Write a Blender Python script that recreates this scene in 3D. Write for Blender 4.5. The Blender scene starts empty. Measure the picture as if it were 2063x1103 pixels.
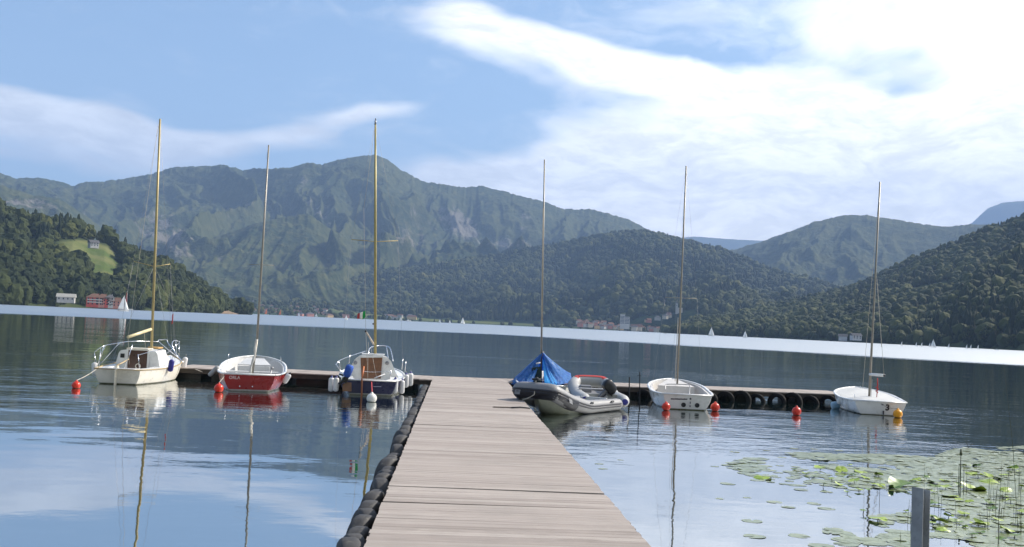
import bpy, bmesh, math, random
import numpy as np
from mathutils import Vector, Matrix, Euler
R = math.radians
random.seed(7)
rng = np.random.default_rng(7)
S = bpy.context.scene
COL = S.collection

# ------------------------------------------------------------------ camera
CAMH = 2.3                      # eye above the water, deck lies at 0.36
FPX, CX, CY = 2000.0, 1031.5, 551.5     # focal length in photo pixels
PITCH, ROLL = R(2.96), R(2.59)
cam = bpy.data.objects.new('camera', bpy.data.cameras.new('camera'))
COL.objects.link(cam)
cam.data.sensor_width = 36.0
cam.data.lens = FPX / 2063.0 * 36.0
cam.data.clip_start = 0.1
cam.data.clip_end = 40000
CM = Matrix.Rotation(R(90) + PITCH, 4, 'X') @ Matrix.Rotation(ROLL, 4, 'Z')
CM.translation = (0, 0, CAMH)
cam.matrix_world = CM
S.camera = cam
C3 = CM.to_3x3()

def ray(px, py):
    return (C3 @ Vector((px - CX, -(py - CY), -FPX))).normalized()
def at(px, py, z=0.0):
    """world point where the sight line through a photo pixel meets height z"""
    d = ray(px, py); k = (z - CAMH) / d.z
    return Vector((d.x * k, d.y * k, z))
def atY(px, py, Y):
    d = ray(px, py); k = Y / d.y
    return Vector((d.x * k, Y, CAMH + d.z * k))
def proj(p):
    q = C3.transposed() @ (Vector(p) - Vector((0, 0, CAMH)))
    return CX + FPX * q.x / -q.z, CY - FPX * q.y / -q.z
def azel(px, py):
    d = ray(px, py)
    return math.atan2(d.x, d.y), math.asin(d.z)

# ------------------------------------------------------------------ node helper
class NT:
    def __init__(s, tree):
        s.t = tree; s.n = tree.nodes; s.l = tree.links
    def put(s, sock, v):
        if v is None: return
        if hasattr(v, 'node'): s.l.new(v, sock)
        else:
            try: sock.default_value = v
            except Exception:
                sock.default_value = (*v, 1.0) if len(v) == 3 else v
    def node(s, typ, ins=None, **props):
        n = s.n.new(typ)
        for k, v in props.items(): setattr(n, k, v)
        for k, v in (ins or {}).items(): s.put(n.inputs[k], v)
        return n
    def m(s, op, a, b=None, c=None, clamp=False):
        n = s.node('ShaderNodeMath', {0: a, 1: b, 2: c}, operation=op); n.use_clamp = clamp
        return n.outputs[0]
    def v(s, op, a, b=None):
        n = s.node('ShaderNodeVectorMath', {0: a, 1: b}, operation=op)
        return n.outputs[0]
    def ss(s, x, a, b, lo=0.0, hi=1.0):
        n = s.node('ShaderNodeMapRange', {0: x, 1: a, 2: b, 3: lo, 4: hi}, interpolation_type='SMOOTHSTEP')
        return n.outputs[0]
    def noise(s, vec, scale, detail=4, rough=0.55, dist=0.0, dim='3D', col=False):
        n = s.node('ShaderNodeTexNoise', {'Vector': vec, 'Scale': scale, 'Detail': detail, 'Roughness': rough, 'Distortion': dist}, noise_dimensions=dim)
        return n.outputs['Color' if col else 'Fac']
    def mapping(s, vec, loc=(0, 0, 0), rot=(0, 0, 0), scale=(1, 1, 1), typ='POINT'):
        n = s.node('ShaderNodeMapping', {'Vector': vec, 'Location': loc, 'Rotation': rot, 'Scale': scale}, vector_type=typ)
        return n.outputs[0]
    def mix(s, f, a, b, typ='RGBA', blend='MIX'):
        n = s.n.new('ShaderNodeMix'); n.data_type = typ
        if typ == 'RGBA':
            n.blend_type = blend
            ins = [x for x in n.inputs if x.type == 'RGBA']; out = [x for x in n.outputs if x.type == 'RGBA'][0]
        else:
            ins = [n.inputs['A'], n.inputs['B']]; out = n.outputs['Result']
        s.put(n.inputs[0], f); s.put(ins[0], a); s.put(ins[1], b)
        return out
    def ramp(s, f, stops):
        n = s.n.new('ShaderNodeValToRGB'); e = n.color_ramp.elements
        while len(e) < len(stops): e.new(0.5)
        for i, (p, c) in enumerate(stops):
            e[i].position = p; e[i].color = (*c, 1)
        s.l.new(f, n.inputs[0]); return n.outputs[0]
    def xyz(s, vec):
        n = s.node('ShaderNodeSeparateXYZ', {0: vec}); return n.outputs
    def cxyz(s, x=0.0, y=0.0, z=0.0):
        return s.node('ShaderNodeCombineXYZ', {0: x, 1: y, 2: z}).outputs[0]

# ------------------------------------------------------------------ sky, sun, exposure
SUN_EL, SUN_AZ = R(38), R(62)      # azimuth from the view direction (+Y) towards +X
W = bpy.data.worlds.new('World'); S.world = W; W.use_nodes = True
t = NT(W.node_tree); t.n.clear()
sky = t.node('ShaderNodeTexSky', sky_type='NISHITA', sun_disc=False)
sky.sun_elevation = SUN_EL; sky.sun_rotation = SUN_AZ
sky.air_density = 1.0; sky.dust_density = 0.6; sky.ozone_density = 2.0
gen = t.node('ShaderNodeTexCoord').outputs['Generated']
x, y, z = t.xyz(gen)[:3]
az = t.m('MULTIPLY', t.m('ARCTAN2', x, y), 57.29578)
el = t.m('MULTIPLY', t.m('ARCSINE', z), 57.29578)
ae = t.cxyz(az, el, 0.0)
# wind-drawn wisps: noise stretched along the bands, warped by a coarser noise
wn = t.noise(t.mapping(ae, scale=(0.09, 0.16, 1)), 1.0, 3, 0.5, col=True)
warp = t.v('SCALE', t.v('SUBTRACT', wn, (0.5, 0.5, 0.5)), None)
warp.node.inputs['Scale'].default_value = 5.0
wv = t.v('ADD', ae, warp)
f1 = t.noise(t.mapping(wv, rot=(0, 0, R(12)), scale=(0.10, 0.36, 1)), 1.0, 9, 0.62)
f2 = t.noise(t.mapping(wv, loc=(7, 3, 0), rot=(0, 0, R(-14)), scale=(0.34, 1.0, 1)), 1.0, 8, 0.7)
warp2 = t.v('SCALE', t.v('SUBTRACT', wn, (0.5, 0.5, 0.5)), None)
warp2.node.inputs['Scale'].default_value = 2.4
bv = t.v('ADD', ae, warp2)
CL = [ # centre x,y, half length, half height (photo px), tilt (deg, + rises to the right), weight
 (1520, 205, 760, 120, -13, 1.25), (1180, 105, 420, 62, -14, 1.0), (1800, 330, 780, 170, -4, 1.25),
 (1420, 370, 420, 110, -4, 0.85), (2010, 50, 600, 200, -3, 1.35), (2400, 300, 700, 500, 0, 1.2), (1700, 430, 900, 140, -2, 1.65), (1300, 300, 460, 110, -5, .7), (1320, 400, 620, 95, 0, 1.2),
 (930, 90, 200, 55, -22, 0.75), (935, 10, 90, 55, 0, .45), (880, 350, 160, 50, -8, 0.75), (1010, 330, 200, 60, 0, 0.6), (1130, 330, 160, 50, 0, .5),
 (1300, 40, 340, 85, -6, -1.15), (985, 255, 190, 52, -15, -0.7), (1460, 80, 220, 50, -10, -.55),
 (90, 250, 340, 66, -8, 1.2), (300, 288, 240, 60, -10, 1.15), (500, 292, 230, 36, 6, 0.95), (640, 255, 160, 30, 16, .7), (760, 222, 230, 24, 8, 0.75),
 (150, 335, 330, 30, -3, 0.6), (60, 195, 160, 30, 0, .4), (260, 205, 120, 26, -10, .4), (690, 20, 120, 30, -30, .25),
 (-500, 200, 600, 90, 0, .8), (400, -300, 1200, 160, 5, .7), (2300, -500, 900, 400, 0, 1.0)]
tot = None
for cx, cy, rx, ry, rot, w in CL:
    a, e = azel(cx, cy); d = 180 / math.pi / FPX * 57.29578 / 57.29578
    g = t.node('ShaderNodeTexGradient', {'Vector': t.mapping(bv, loc=(math.degrees(a), math.degrees(e), 0), rot=(0, 0, R(rot)),
               scale=(rx * d, ry * d, 1), typ='TEXTURE')}, gradient_type='SPHERICAL').outputs['Fac']
    g = t.m('MULTIPLY', g, w)
    tot = g if tot is None else t.m('ADD', tot, g)
nz = t.m('ADD', t.m('MULTIPLY', t.m('SUBTRACT', f1, 0.5), 2.2), t.m('MULTIPLY', t.m('SUBTRACT', f2, 0.5), 1.1))
dens = t.m('ADD', tot, t.m('MULTIPLY', nz, t.m('ADD', t.m('MINIMUM', tot, 0.34), 0.16)))
veil = t.ss(t.m('ADD', f1, t.m('MULTIPLY', az, 0.006)), 0.40, 0.80, 0.03, 0.42)
cf = t.m('MAXIMUM', t.m('POWER', t.ss(dens, 0.0, 0.95), 1.15), veil)
cf = t.m('MULTIPLY', cf, t.ss(el, -1.0, 2.0))
glow = t.ss(az, -20.0, 16.0, 0.0, 1.0)
ccol = t.mix(glow, (9.2, 9.2, 9.0, 1), (16.0, 15.6, 14.9, 1))
shade = t.ss(t.m('ADD', f2, t.m('MULTIPLY', f1, 0.5)), 0.55, 0.95, 1.06, 0.74)
ccol = t.mix(1.0, ccol, t.cxyz(shade, shade, shade), blend='MULTIPLY')
out = t.mix(cf, t.mix(1.0, sky.outputs[0], (0.96, 1.05, 1.06, 1), blend='MULTIPLY'), ccol)
bg = t.node('ShaderNodeBackground', {'Color': out, 'Strength': 0.10})
t.l.new(bg.outputs[0], t.node('ShaderNodeOutputWorld').inputs[0])

sun = bpy.data.objects.new('sun', bpy.data.lights.new('sun', 'SUN'))
COL.objects.link(sun)
sun.data.energy = 4.9; sun.data.angle = R(0.5); sun.data.color = (1.0, 0.93, 0.82)
sd = Vector((math.sin(SUN_AZ) * math.cos(SUN_EL), math.cos(SUN_AZ) * math.cos(SUN_EL), math.sin(SUN_EL)))
sun.rotation_euler = sd.to_track_quat('Z', 'Y').to_euler()
S.view_settings.view_transform = 'Standard'; S.view_settings.look = 'None'
S.view_settings.exposure = 0.74; S.view_settings.gamma = 1.0
S.render.engine = 'CYCLES'
S.cycles.max_bounces = 8; S.cycles.volume_bounces = 0; S.cycles.transparent_max_bounces = 8

# ------------------------------------------------------------------ object helpers
def tag(o, label=None, cat=None, group=None, kind=None):
    if label: o['label'] = label
    if cat: o['category'] = cat
    if group: o['group'] = group
    if kind: o['kind'] = kind
    return o
def thing(name, label, cat, loc=(0, 0, 0), rz=0.0, group=None):
    o = bpy.data.objects.new(name, None); COL.objects.link(o)
    o.location = loc; o.rotation_euler = (0, 0, rz); o.empty_display_size = 0.2
    return tag(o, label, cat, group)
def children(o): return [c for c in COL.objects if c.parent == o]
def copy_tree(o, parent=None, kids=None):
    c = o.copy(); COL.objects.link(c)
    if parent: c.parent = parent
    for ch in (kids if kids is not None else children(o)): copy_tree(ch, c, [] if kids is not None else None)
    return c

class MB:
    """collects shapes, then links them as ONE mesh object"""
    def __init__(s): s.v = []; s.f = []; s.m = []; s.mi = 0
    def add(s, vs, fs):
        b = len(s.v); s.v += [tuple(p) for p in vs]; s.f += [tuple(i + b for i in f) for f in fs]; s.m += [s.mi] * len(fs); return s
    def box(s, c, d, rz=0.0, M=None, taper=1.0):
        vs = []
        for k in (-1, 1):
            for (i, j) in ((-1, -1), (1, -1), (1, 1), (-1, 1)):
                q = taper if k > 0 else 1.0
                p = Vector((i * d[0] / 2 * q, j * d[1] / 2 * q, k * d[2] / 2))
                p = Matrix.Rotation(rz, 3, 'Z') @ p
                if M: p = M @ p
                vs.append(p + Vector(c))
        return s.add(vs, [(3, 2, 1, 0), (4, 5, 6, 7), (0, 1, 5, 4), (1, 2, 6, 5), (2, 3, 7, 6), (3, 0, 4, 7)])
    def tube(s, pts, r, n=8, caps=True, flat=1.0):
        pts = [Vector(p) for p in pts]; rs = r if hasattr(r, '__len__') else [r] * len(pts)
        up = Vector((0, 0, 1)); vs = []; prev = None
        for i, p in enumerate(pts):
            d = (pts[min(i + 1, len(pts) - 1)] - pts[max(i - 1, 0)])
            if d.length < 1e-9: d = Vector((0, 0, 1))
            d.normalize()
            a = d.cross(up) if prev is None else prev - d * prev.dot(d)
            if a.length < 1e-3: a = d.cross(Vector((1, 0, 0)))
            a.normalize(); b = d.cross(a); prev = a
            for k in range(n):
                th = 2 * math.pi * k / n
                vs.append(p + (a * math.cos(th) + b * math.sin(th) * flat) * rs[i])
        fs = [(i * n + k, i * n + (k + 1) % n, (i + 1) * n + (k + 1) % n, (i + 1) * n + k) for i in range(len(pts) - 1) for k in range(n)]
        if caps: fs += [tuple(range(n))[::-1], tuple((len(pts) - 1) * n + k for k in range(n))]
        return s.add(vs, fs)
    def lathe(s, prof, n=16, M=Matrix.Identity(4)):
        """prof: list of (radius, z)"""
        vs = [M @ Vector((r * math.cos(2 * math.pi * k / n), r * math.sin(2 * math.pi * k / n), z)) for r, z in prof for k in range(n)]
        fs = [(i * n + k, i * n + (k + 1) % n, (i + 1) * n + (k + 1) % n, (i + 1) * n + k) for i in range(len(prof) - 1) for k in range(n)]
        return s.add(vs, fs)
    def sphere(s, c, r, n=16, m=10, sc=(1, 1, 1)):
        prof = [(max(1e-4, math.sin(math.pi * i / m)), -math.cos(math.pi * i / m)) for i in range(m + 1)]
        M = Matrix.Translation(Vector(c)) @ Matrix.Diagonal((r * sc[0], r * sc[1], r * sc[2], 1))
        return s.lathe(prof, n, M)
    def grid(s, rows, closed=False):
        n = len(rows[0]); vs = [p for r_ in rows for p in r_]
        fs = [(i * n + k, i * n + (k + 1) % n, (i + 1) * n + (k + 1) % n, (i + 1) * n + k)
              for i in range(len(rows) - 1) for k in range(n if closed else n - 1)]
        return s.add(vs, fs)
    def poly(s, pts): return s.add(pts, [tuple(range(len(pts)))])
    def slab(s, pts, th):
        """closed plate: polygon pts thickened by vector th"""
        n = len(pts); th = Vector(th); a = [Vector(p) for p in pts]; b = [p + th for p in a]
        return s.add(a + b, [tuple(range(n))[::-1], tuple(range(n, 2 * n))] + [(i, (i + 1) % n, n + (i + 1) % n, n + i) for i in range(n)])
    def build(s, name, mat, parent=None, smooth=True, bevel=0, sub=0, auto=None, recalc=True):
        me = bpy.data.meshes.new(name); me.from_pydata(s.v, [], s.f)
        for mt in (mat if isinstance(mat, (list, tuple)) else [mat]): me.materials.append(mt)
        if any(s.m): me.polygons.foreach_set('material_index', s.m)
        if recalc:
            bm = bmesh.new(); bm.from_mesh(me); bmesh.ops.recalc_face_normals(bm, faces=bm.faces)
            bm.to_mesh(me); bm.free()
        me.polygons.foreach_set('use_smooth', [smooth] * len(me.polygons))
        if auto:
            try: me.set_sharp_from_angle(angle=R(auto))
            except Exception: pass
        me.update()
        o = bpy.data.objects.new(name, me); COL.objects.link(o)
        if parent: o.parent = parent
        if bevel:
            b = o.modifiers.new('bevel', 'BEVEL'); b.width = bevel; b.segments = 2; b.limit_method = 'ANGLE'
        if sub:
            b = o.modifiers.new('sub', 'SUBSURF'); b.levels = sub; b.render_levels = sub
        return o
def np_mesh(name, V, F, mat, attrs=None, smooth=False, parent=None):
    """V (n,3), F (m,3) or (m,4) arrays"""
    me = bpy.data.meshes.new(name); k = F.shape[1]
    me.vertices.add(len(V)); me.vertices.foreach_set('co', V.astype(np.float32).ravel())
    me.loops.add(F.size); me.loops.foreach_set('vertex_index', F.astype(np.int32).ravel())
    me.polygons.add(len(F)); me.polygons.foreach_set('loop_start', np.arange(0, F.size, k, dtype=np.int32))
    me.polygons.foreach_set('loop_total', np.full(len(F), k, dtype=np.int32))
    me.materials.append(mat)
    me.polygons.foreach_set('use_smooth', np.full(len(F), smooth))
    for an, arr in (attrs or {}).items():
        at_ = me.attributes.new(an, 'FLOAT', 'POINT'); at_.data.foreach_set('value', arr.astype(np.float32).ravel())
    me.update(calc_edges=True); me.validate()
    o = bpy.data.objects.new(name, me); COL.objects.link(o)
    if parent: o.parent = parent
    return o

# ------------------------------------------------------------------ materials
MATS = {}
def pbr(name, col, rough=0.5, metal=0.0, spec=0.5, var=0.12, vs=6.0, bump=0.0, bs=30.0, dirt=None, coat=0.0):
    """principled paint/plastic/metal with uneven tone, uneven gloss and a little relief"""
    if name in MATS: return MATS[name]
    m = bpy.data.materials.new(name); m.use_nodes = True; t = NT(m.node_tree)
    b = t.n['Principled BSDF']; oc = t.node('ShaderNodeTexCoord').outputs['Object']
    n1 = t.noise(oc, vs, 6, 0.6)
    k = t.ss(n1, 0.3, 0.7, 1 - var, 1 + var)
    c = t.mix(1.0, (*col, 1), t.cxyz(k, k, k), blend='MULTIPLY')
    if dirt:
        n2 = t.noise(oc, vs * 2.3, 8, 0.7)
        c = t.mix(t.ss(n2, 0.52, 0.72, 0, 0.7), c, (*dirt, 1))
    t.put(b.inputs['Base Color'], c)
    t.put(b.inputs['Roughness'], t.ss(n1, 0.3, 0.7, max(0.02, rough - 0.08), min(1, rough + 0.1)))
    b.inputs['Metallic'].default_value = metal
    b.inputs['Specular IOR Level'].default_value = spec
    if coat: b.inputs['Coat Weight'].default_value = coat
    if bump:
        bp = t.node('ShaderNodeBump', {'Height': t.noise(oc, bs, 5, 0.6), 'Strength': 1.0, 'Distance': bump})
        t.l.new(bp.outputs[0], b.inputs['Normal'])
    MATS[name] = m; return m
# ------------------------------------------------------------------ numpy noise
def _h(ix, iy, seed):
    n = (ix.astype(np.int64) * 374761393 + iy.astype(np.int64) * 668265263 + seed * 1274126177) & 0xffffffff
    n = ((n ^ (n >> 13)) * 1274126177) & 0xffffffff
    return ((n ^ (n >> 16)) & 0xffff) / 65535.0
def vnoise(x, y, seed=0):
    ix = np.floor(x); iy = np.floor(y); fx = x - ix; fy = y - iy
    fx = fx * fx * fx * (fx * (fx * 6 - 15) + 10); fy = fy * fy * fy * (fy * (fy * 6 - 15) + 10)
    a = _h(ix, iy, seed); b = _h(ix + 1, iy, seed); c = _h(ix, iy + 1, seed); d = _h(ix + 1, iy + 1, seed)
    return (a * (1 - fx) + b * fx) * (1 - fy) + (c * (1 - fx) + d * fx) * fy
def fbm(x, y, oc=5, seed=0, g=0.5):
    s = 0; a = 1; n = 0
    for i in range(oc):
        s = s + a * vnoise(x, y, seed + i * 17); n += a; a *= g; x = x * 2.03 + 11.3; y = y * 2.03 + 5.1
    return s / n
def ridged(x, y, oc=5, seed=0, g=0.5):
    s = 0; a = 1; n = 0
    for i in range(oc):
        s = s + a * (1 - np.abs(2 * vnoise(x, y, seed + i * 17) - 1)); n += a; a *= g; x = x * 2.03 + 3.3; y = y * 2.03 + 7.7
    return s / n

def land_mat(name, g1, g2, g3, rock=(0.30, 0.27, 0.25), sc=1.0, bump=6.0):
    m = bpy.data.materials.new(name); m.use_nodes = True; t = NT(m.node_tree); b = t.n['Principled BSDF']
    pos = t.node('ShaderNodeNewGeometry').outputs['Position']
    n1 = t.noise(pos, 0.004 * sc, 8, 0.65); n2 = t.noise(pos, 0.03 * sc, 6, 0.7)
    n3 = t.noise(t.mapping(pos, scale=(1, 1, 0.25)), 0.018 * sc, 8, 0.75)
    c = t.mix(t.ss(n1, 0.40, 0.60), (*g1, 1), (*g2, 1))
    c = t.mix(t.ss(n2, 0.45, 0.70), c, (*g3, 1))
    rk = t.node('ShaderNodeAttribute', attribute_name='rock').outputs['Fac']
    md = t.node('ShaderNodeAttribute', attribute_name='meadow').outputs['Fac']
    rf = t.ss(t.m('ADD', t.m('MULTIPLY', rk, 0.85), t.m('MULTIPLY', t.m('SUBTRACT', n3, 0.5), 2.6)), 0.45, 0.75)
    rc = t.mix(n3, tuple(v * 0.8 for v in rock) + (1,), tuple(min(1, v * 1.25) for v in rock) + (1,))
    c = t.mix(rf, c, rc)
    mc = t.mix(t.ss(t.noise(pos, 0.02, 6, 0.6), 0.4, 0.65), (0.075, 0.105, 0.028, 1), (0.14, 0.145, 0.055, 1))
    c = t.mix(t.ss(md, 0.35, 0.6), c, mc)
    t.put(b.inputs['Base Color'], c); b.inputs['Roughness'].default_value = 0.95; b.inputs['Specular IOR Level'].default_value = 0.1
    h = t.m('ADD', t.m('MULTIPLY', n2, 1.0), t.m('MULTIPLY', t.noise(pos, 0.09 * sc, 4, 0.7), 0.5))
    bp = t.node('ShaderNodeBump', {'Height': h, 'Strength': 1.0, 'Distance': bump})
    t.l.new(bp.outputs[0], b.inputs['Normal'])
    return m

class Land:
    """hill whose crest line is traced (photo px) and given a real distance; polar grid from shore foot to behind the crest"""
    def __init__(s, name, crest, foot, ridge, amp=0.16, wl=(600, 1800), seed=1, na=500, nr=120, mat=None, back=0.45, shape=1.0,
                 treeh=0.0, rocks=(), meadows=(), fine=0.02, z0=0.25, rough_crest=0.0, bumps=()):
        px = np.array([c[0] for c in crest], float)
        ae = np.array([azel(c[0], c[1]) for c in crest])
        A = np.linspace(ae[0, 0], ae[-1, 0], na); tan = np.interp(A, ae[:, 0], np.tan(ae[:, 1]))
        hz = np.array([azel(p, 608.5 + 0.0452 * p)[0] for p in px])
        fo = np.interp(A, [azel(p, 650)[0] for p, _ in foot], [d for _, d in foot])
        ri = np.interp(A, [azel(p, 650)[0] for p, _ in ridge], [d for _, d in ridge])
        H = CAMH + tan * ri - treeh
        H = np.maximum(H, 0.5)
        T = np.concatenate([np.linspace(0, 1, nr), 1 + np.linspace(0, 1, nr // 4)[1:] ])
        tt, aa = np.meshgrid(T, A, indexing='ij')
        r = np.where(tt <= 1, fo + (ri - fo) * tt, ri + (tt - 1) * back * ri)
        X = r * np.sin(aa); Y = r * np.cos(aa)
        f = np.clip(tt, 0, 1) ** shape
        f = f * (1 - 0.25 * np.sin(math.pi * np.clip(tt, 0, 1)) ** 2 * 0.6)
        bk = np.where(tt > 1, 1 - (tt - 1) * 0.95, 1.0)
        wx = (fbm(X / 900, Y / 900, 3, seed + 50) - .5) * 1.2; wy = (fbm(X / 900 + 9, Y / 900, 3, seed + 51) - .5) * 1.2
        g = ridged(aa * ri / wl[0] + wx, r / wl[1] + wy, 5, seed, 0.52) - 0.62
        g2 = ridged(aa * ri / (wl[0] * .42) + wx * 1.5 + .6 * r / wl[1], r / (wl[1] * .5) + wy, 4, seed + 7) - 0.6
        env = np.clip(4 * np.clip(tt, 0, 1) * (1 - np.clip(tt, 0, 1)), 0, 1) ** 0.8
        fn = (fbm(X / 40, Y / 40, 4, seed + 3) - .5) * fine
        Z = H * (f * bk) + H * env * (amp * g * 1.6 + amp * .5 * g2) + H * fn * np.clip(tt * 4, 0, 1) * (0.25 + env)
        Z = Z + (fbm(A * 1200 / 3, A * 0 + seed, 4, seed + 4) - .5)[None, :] * rough_crest * np.clip((tt - .8) * 5, 0, 1)
        for (bx, by, bd, rad, hh) in bumps:      # local knoll: px, -, distance, radius, height
            a0 = azel(bx, 650)[0]; cx, cy = bd * math.sin(a0), bd * math.cos(a0)
            Z = Z + hh * np.exp(-((X - cx) ** 2 + (Y - cy) ** 2) / rad ** 2)
        Z = np.where(tt <= 0.0, -0.6, np.maximum(Z, z0))
        s.X, s.Y, s.Z, s.T, s.A = X, Y, Z, T, A; s.nr = nr; s.na = na
        # photo pixel of every grid point, to lay rock faces and meadows where they are
        Cm = np.array(C3.transposed()); P = np.stack([X, Y, Z - CAMH], -1) @ Cm.T
        s.PX = CX + FPX * P[..., 0] / -P[..., 2]; s.PY = CY - FPX * P[..., 1] / -P[..., 2]
        def blobs(L):
            o = np.zeros_like(X)
            for (bx, by, rx, ry, rot, w) in L:
                c, q = math.cos(R(rot)), math.sin(R(rot)); dx = s.PX - bx; dy = -(s.PY - by)
                u = (dx * c + dy * q) / rx; v = (-dx * q + dy * c) / ry
                o = np.maximum(o, w * np.clip(1.35 - np.sqrt(u * u + v * v), 0, 1))
            return np.where(tt <= 1.02, o, 0)
        s.rock = blobs(rocks); s.meadow = blobs(meadows)
        n, mm = X.shape
        V = np.stack([X, Y, Z], -1).reshape(-1, 3)
        i = np.arange(n - 1)[:, None] * mm + np.arange(mm - 1)[None, :]
        F = np.stack([i, i + 1, i + 1 + mm, i + mm], -1).reshape(-1, 4)
        s.o = np_mesh(name, V, F, mat, {'rock': s.rock.ravel(), 'meadow': s.meadow.ravel()}, smooth=True)
        tag(s.o, kind='structure')
    def sample(s, u, v):
        """u in 0..1 across, v in 0..1 foot to crest -> x,y,z,meadow,rock"""
        a = u * (s.na - 1.001); b = v * (s.nr - 1.001); i = a.astype(int); j = b.astype(int)
        fa = a - i; fb = b - j; o = []
        for G in (s.X, s.Y, s.Z, s.meadow, s.rock):
            o.append((G[j, i] * (1 - fa) + G[j, i + 1] * fa) * (1 - fb) + (G[j + 1, i] * (1 - fa) + G[j + 1, i + 1] * fa) * fb)
        return o
    def ground(s, px, v):
        """one point of the surface under photo column px at fraction v of the slope"""
        a = azel(px, 650)[0]; u = (a - s.A[0]) / (s.A[-1] - s.A[0])
        o = s.sample(np.array([u]), np.array([v])); return Vector((o[0][0], o[1][0], o[2][0]))

M_far = land_mat('far forest slopes', (0.027, 0.042, 0.015), (0.055, 0.066, 0.021), (0.100, 0.103, 0.037), rock=(0.165, 0.15, 0.125), sc=0.8, bump=14)
M_mid = land_mat('mid forest floor', (0.026, 0.045, 0.018), (0.045, 0.070, 0.022), (0.07, 0.09, 0.03), bump=5)
M_near = land_mat('near forest floor', (0.030, 0.046, 0.018), (0.045, 0.060, 0.022), (0.08, 0.085, 0.035), bump=1.5)

mountain = Land('mountain', [(-260, 330), (-100, 350), (0, 352), (30, 362), (85, 360), (125, 368), (150, 376), (160, 370), (230, 364), (300, 352), (350, 338),
    (420, 335), (450, 333), (490, 343), (540, 340), (590, 337), (620, 327), (650, 332), (690, 320), (720, 315), (757, 312), (775, 318), (800, 338),
    (850, 365), (890, 372), (930, 378), (970, 375), (1020, 388), (1070, 400), (1100, 408), (1130, 420), (1165, 423), (1190, 421), (1215, 428),
    (1260, 440), (1300, 460), (1330, 475), (1370, 500), (1450, 540), (1560, 600)], [(-300, 3500), (1600, 3500)], [(-300, 6800), (700, 6400), (1600, 7200)],
    amp=0.36, wl=(760, 2800), seed=11, na=1100, nr=260, mat=M_far, shape=1.15, fine=0.03, rough_crest=14,
    rocks=[(340, 475, 90, 45, -30, .75), (925, 455, 62, 28, -38, 1.0), (1020, 490, 60, 22, 0, .7), (830, 470, 60, 60, 0, .55), (640, 440, 60, 70, 0, .5),
           (100, 420, 90, 22, -15, .85), (480, 420, 60, 40, 0, .4), (600, 380, 60, 50, 0, .42), (1060, 440, 20, 50, 0, .5)])
Land('mountain_spur', [(-200, 410), (0, 372), (60, 392), (120, 402), (170, 432), (230, 480), (300, 520), (380, 512), (430, 480), (500, 455), (560, 440), (620, 430), (680, 470),
    (740, 500), (800, 545), (870, 560), (950, 600), (1000, 630)], [(-300, 3300), (1100, 3300)], [(-300, 4600), (1100, 4600)],
    amp=0.34, wl=(420, 1500), seed=31, na=600, nr=150, mat=M_far, shape=1.0, fine=0.06, rough_crest=10, rocks=[(60, 410, 90, 14, -8, .8), (430, 520, 40, 20, 0, .5)])
Land('distant_ridge', [(1180, 470), (1300, 480), (1350, 481), (1400, 477), (1440, 480), (1500, 484), (1560, 486), (1700, 500), (1850, 490), (1930, 468), (1960, 448),
    (1990, 420), (2020, 409), (2063, 405), (2120, 400), (2300, 430)], [(1100, 12000), (2400, 12000)], [(1100, 15500), (2400, 15500)],
    amp=0.10, wl=(1200, 3000), seed=41, na=200, nr=40, mat=M_far, back=.1)
Land('right_far_hill', [(1250, 560), (1330, 540), (1390, 520), (1440, 508), (1480, 503), (1530, 489), (1580, 470), (1640, 450), (1690, 436), (1715, 433), (1745, 434), (1800, 442),
    (1860, 452), (1900, 457), (1960, 452), (2010, 458), (2063, 468), (2200, 500)], [(1200, 3600), (2300, 3300)], [(1200, 6400), (2300, 6000)],
    amp=0.26, wl=(600, 1800), seed=52, na=500, nr=140, mat=M_far, fine=0.04, rough_crest=9, shape=.9)
hillC = Land('wooded_hill', [(440, 640), (500, 626), (560, 600), (620, 580), (700, 560), (760, 547), (830, 541), (880, 537), (950, 522), (1000, 515), (1060, 502),
    (1100, 497), (1150, 487), (1200, 476), (1250, 467), (1290, 465), (1330, 474), (1400, 491), (1470, 508), (1500, 521), (1560, 546), (1640, 568), (1720, 585), (1800, 600)],
    [(440, 3150), (1000, 2950), (1300, 2500), (1800, 1900)], [(440, 3800), (1000, 4300), (1300, 4200), (1800, 3400)],
    amp=0.30, wl=(330, 1100), seed=63, na=500, nr=120, mat=M_mid, treeh=12, fine=0.03, shape=.9, bumps=[(1375, 0, 2450, 130, 42)])
hillE = Land('right_hill', [(1335, 668), (1400, 640), (1480, 627), (1560, 612), (1620, 597), (1700, 577), (1780, 547), (1830, 522), (1880, 502), (1930, 482), (1990, 457),
    (2063, 432), (2150, 400), (2300, 350), (2700, 300)], [(1335, 1750), (1700, 1300), (2063, 960), (2700, 800)], [(1335, 2100), (1700, 2300), (2063, 2100), (2700, 1900)],
    amp=0.17, wl=(170, 600), seed=74, na=420, nr=120, mat=M_near, treeh=13, fine=0.03, shape=.85, meadows=[(1660, 548, 16, 10, 10, 1.0), (1880, 580, 60, 10, 10, .7)],)
hillA = Land('left_hill', [(-500, 330), (-150, 370), (0, 407), (50, 431), (100, 437), (150, 442), (185, 457), (215, 462), (240, 482), (300, 512), (350, 532), (400, 562),
    (440, 592), (475, 614), (500, 632)], [(-500, 800), (0, 960), (300, 1080), (500, 1290)], [(-500, 1200), (0, 1350), (300, 1380), (500, 1330)],
    amp=0.05, wl=(120, 400), seed=85, na=420, nr=120, mat=M_near, treeh=17, fine=0.03, shape=.85,
    meadows=[(172, 512, 74, 30, -8, 1.0), (212, 550, 42, 32, 0, 1.0), (65, 490, 14, 22, 0, .9)])
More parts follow.
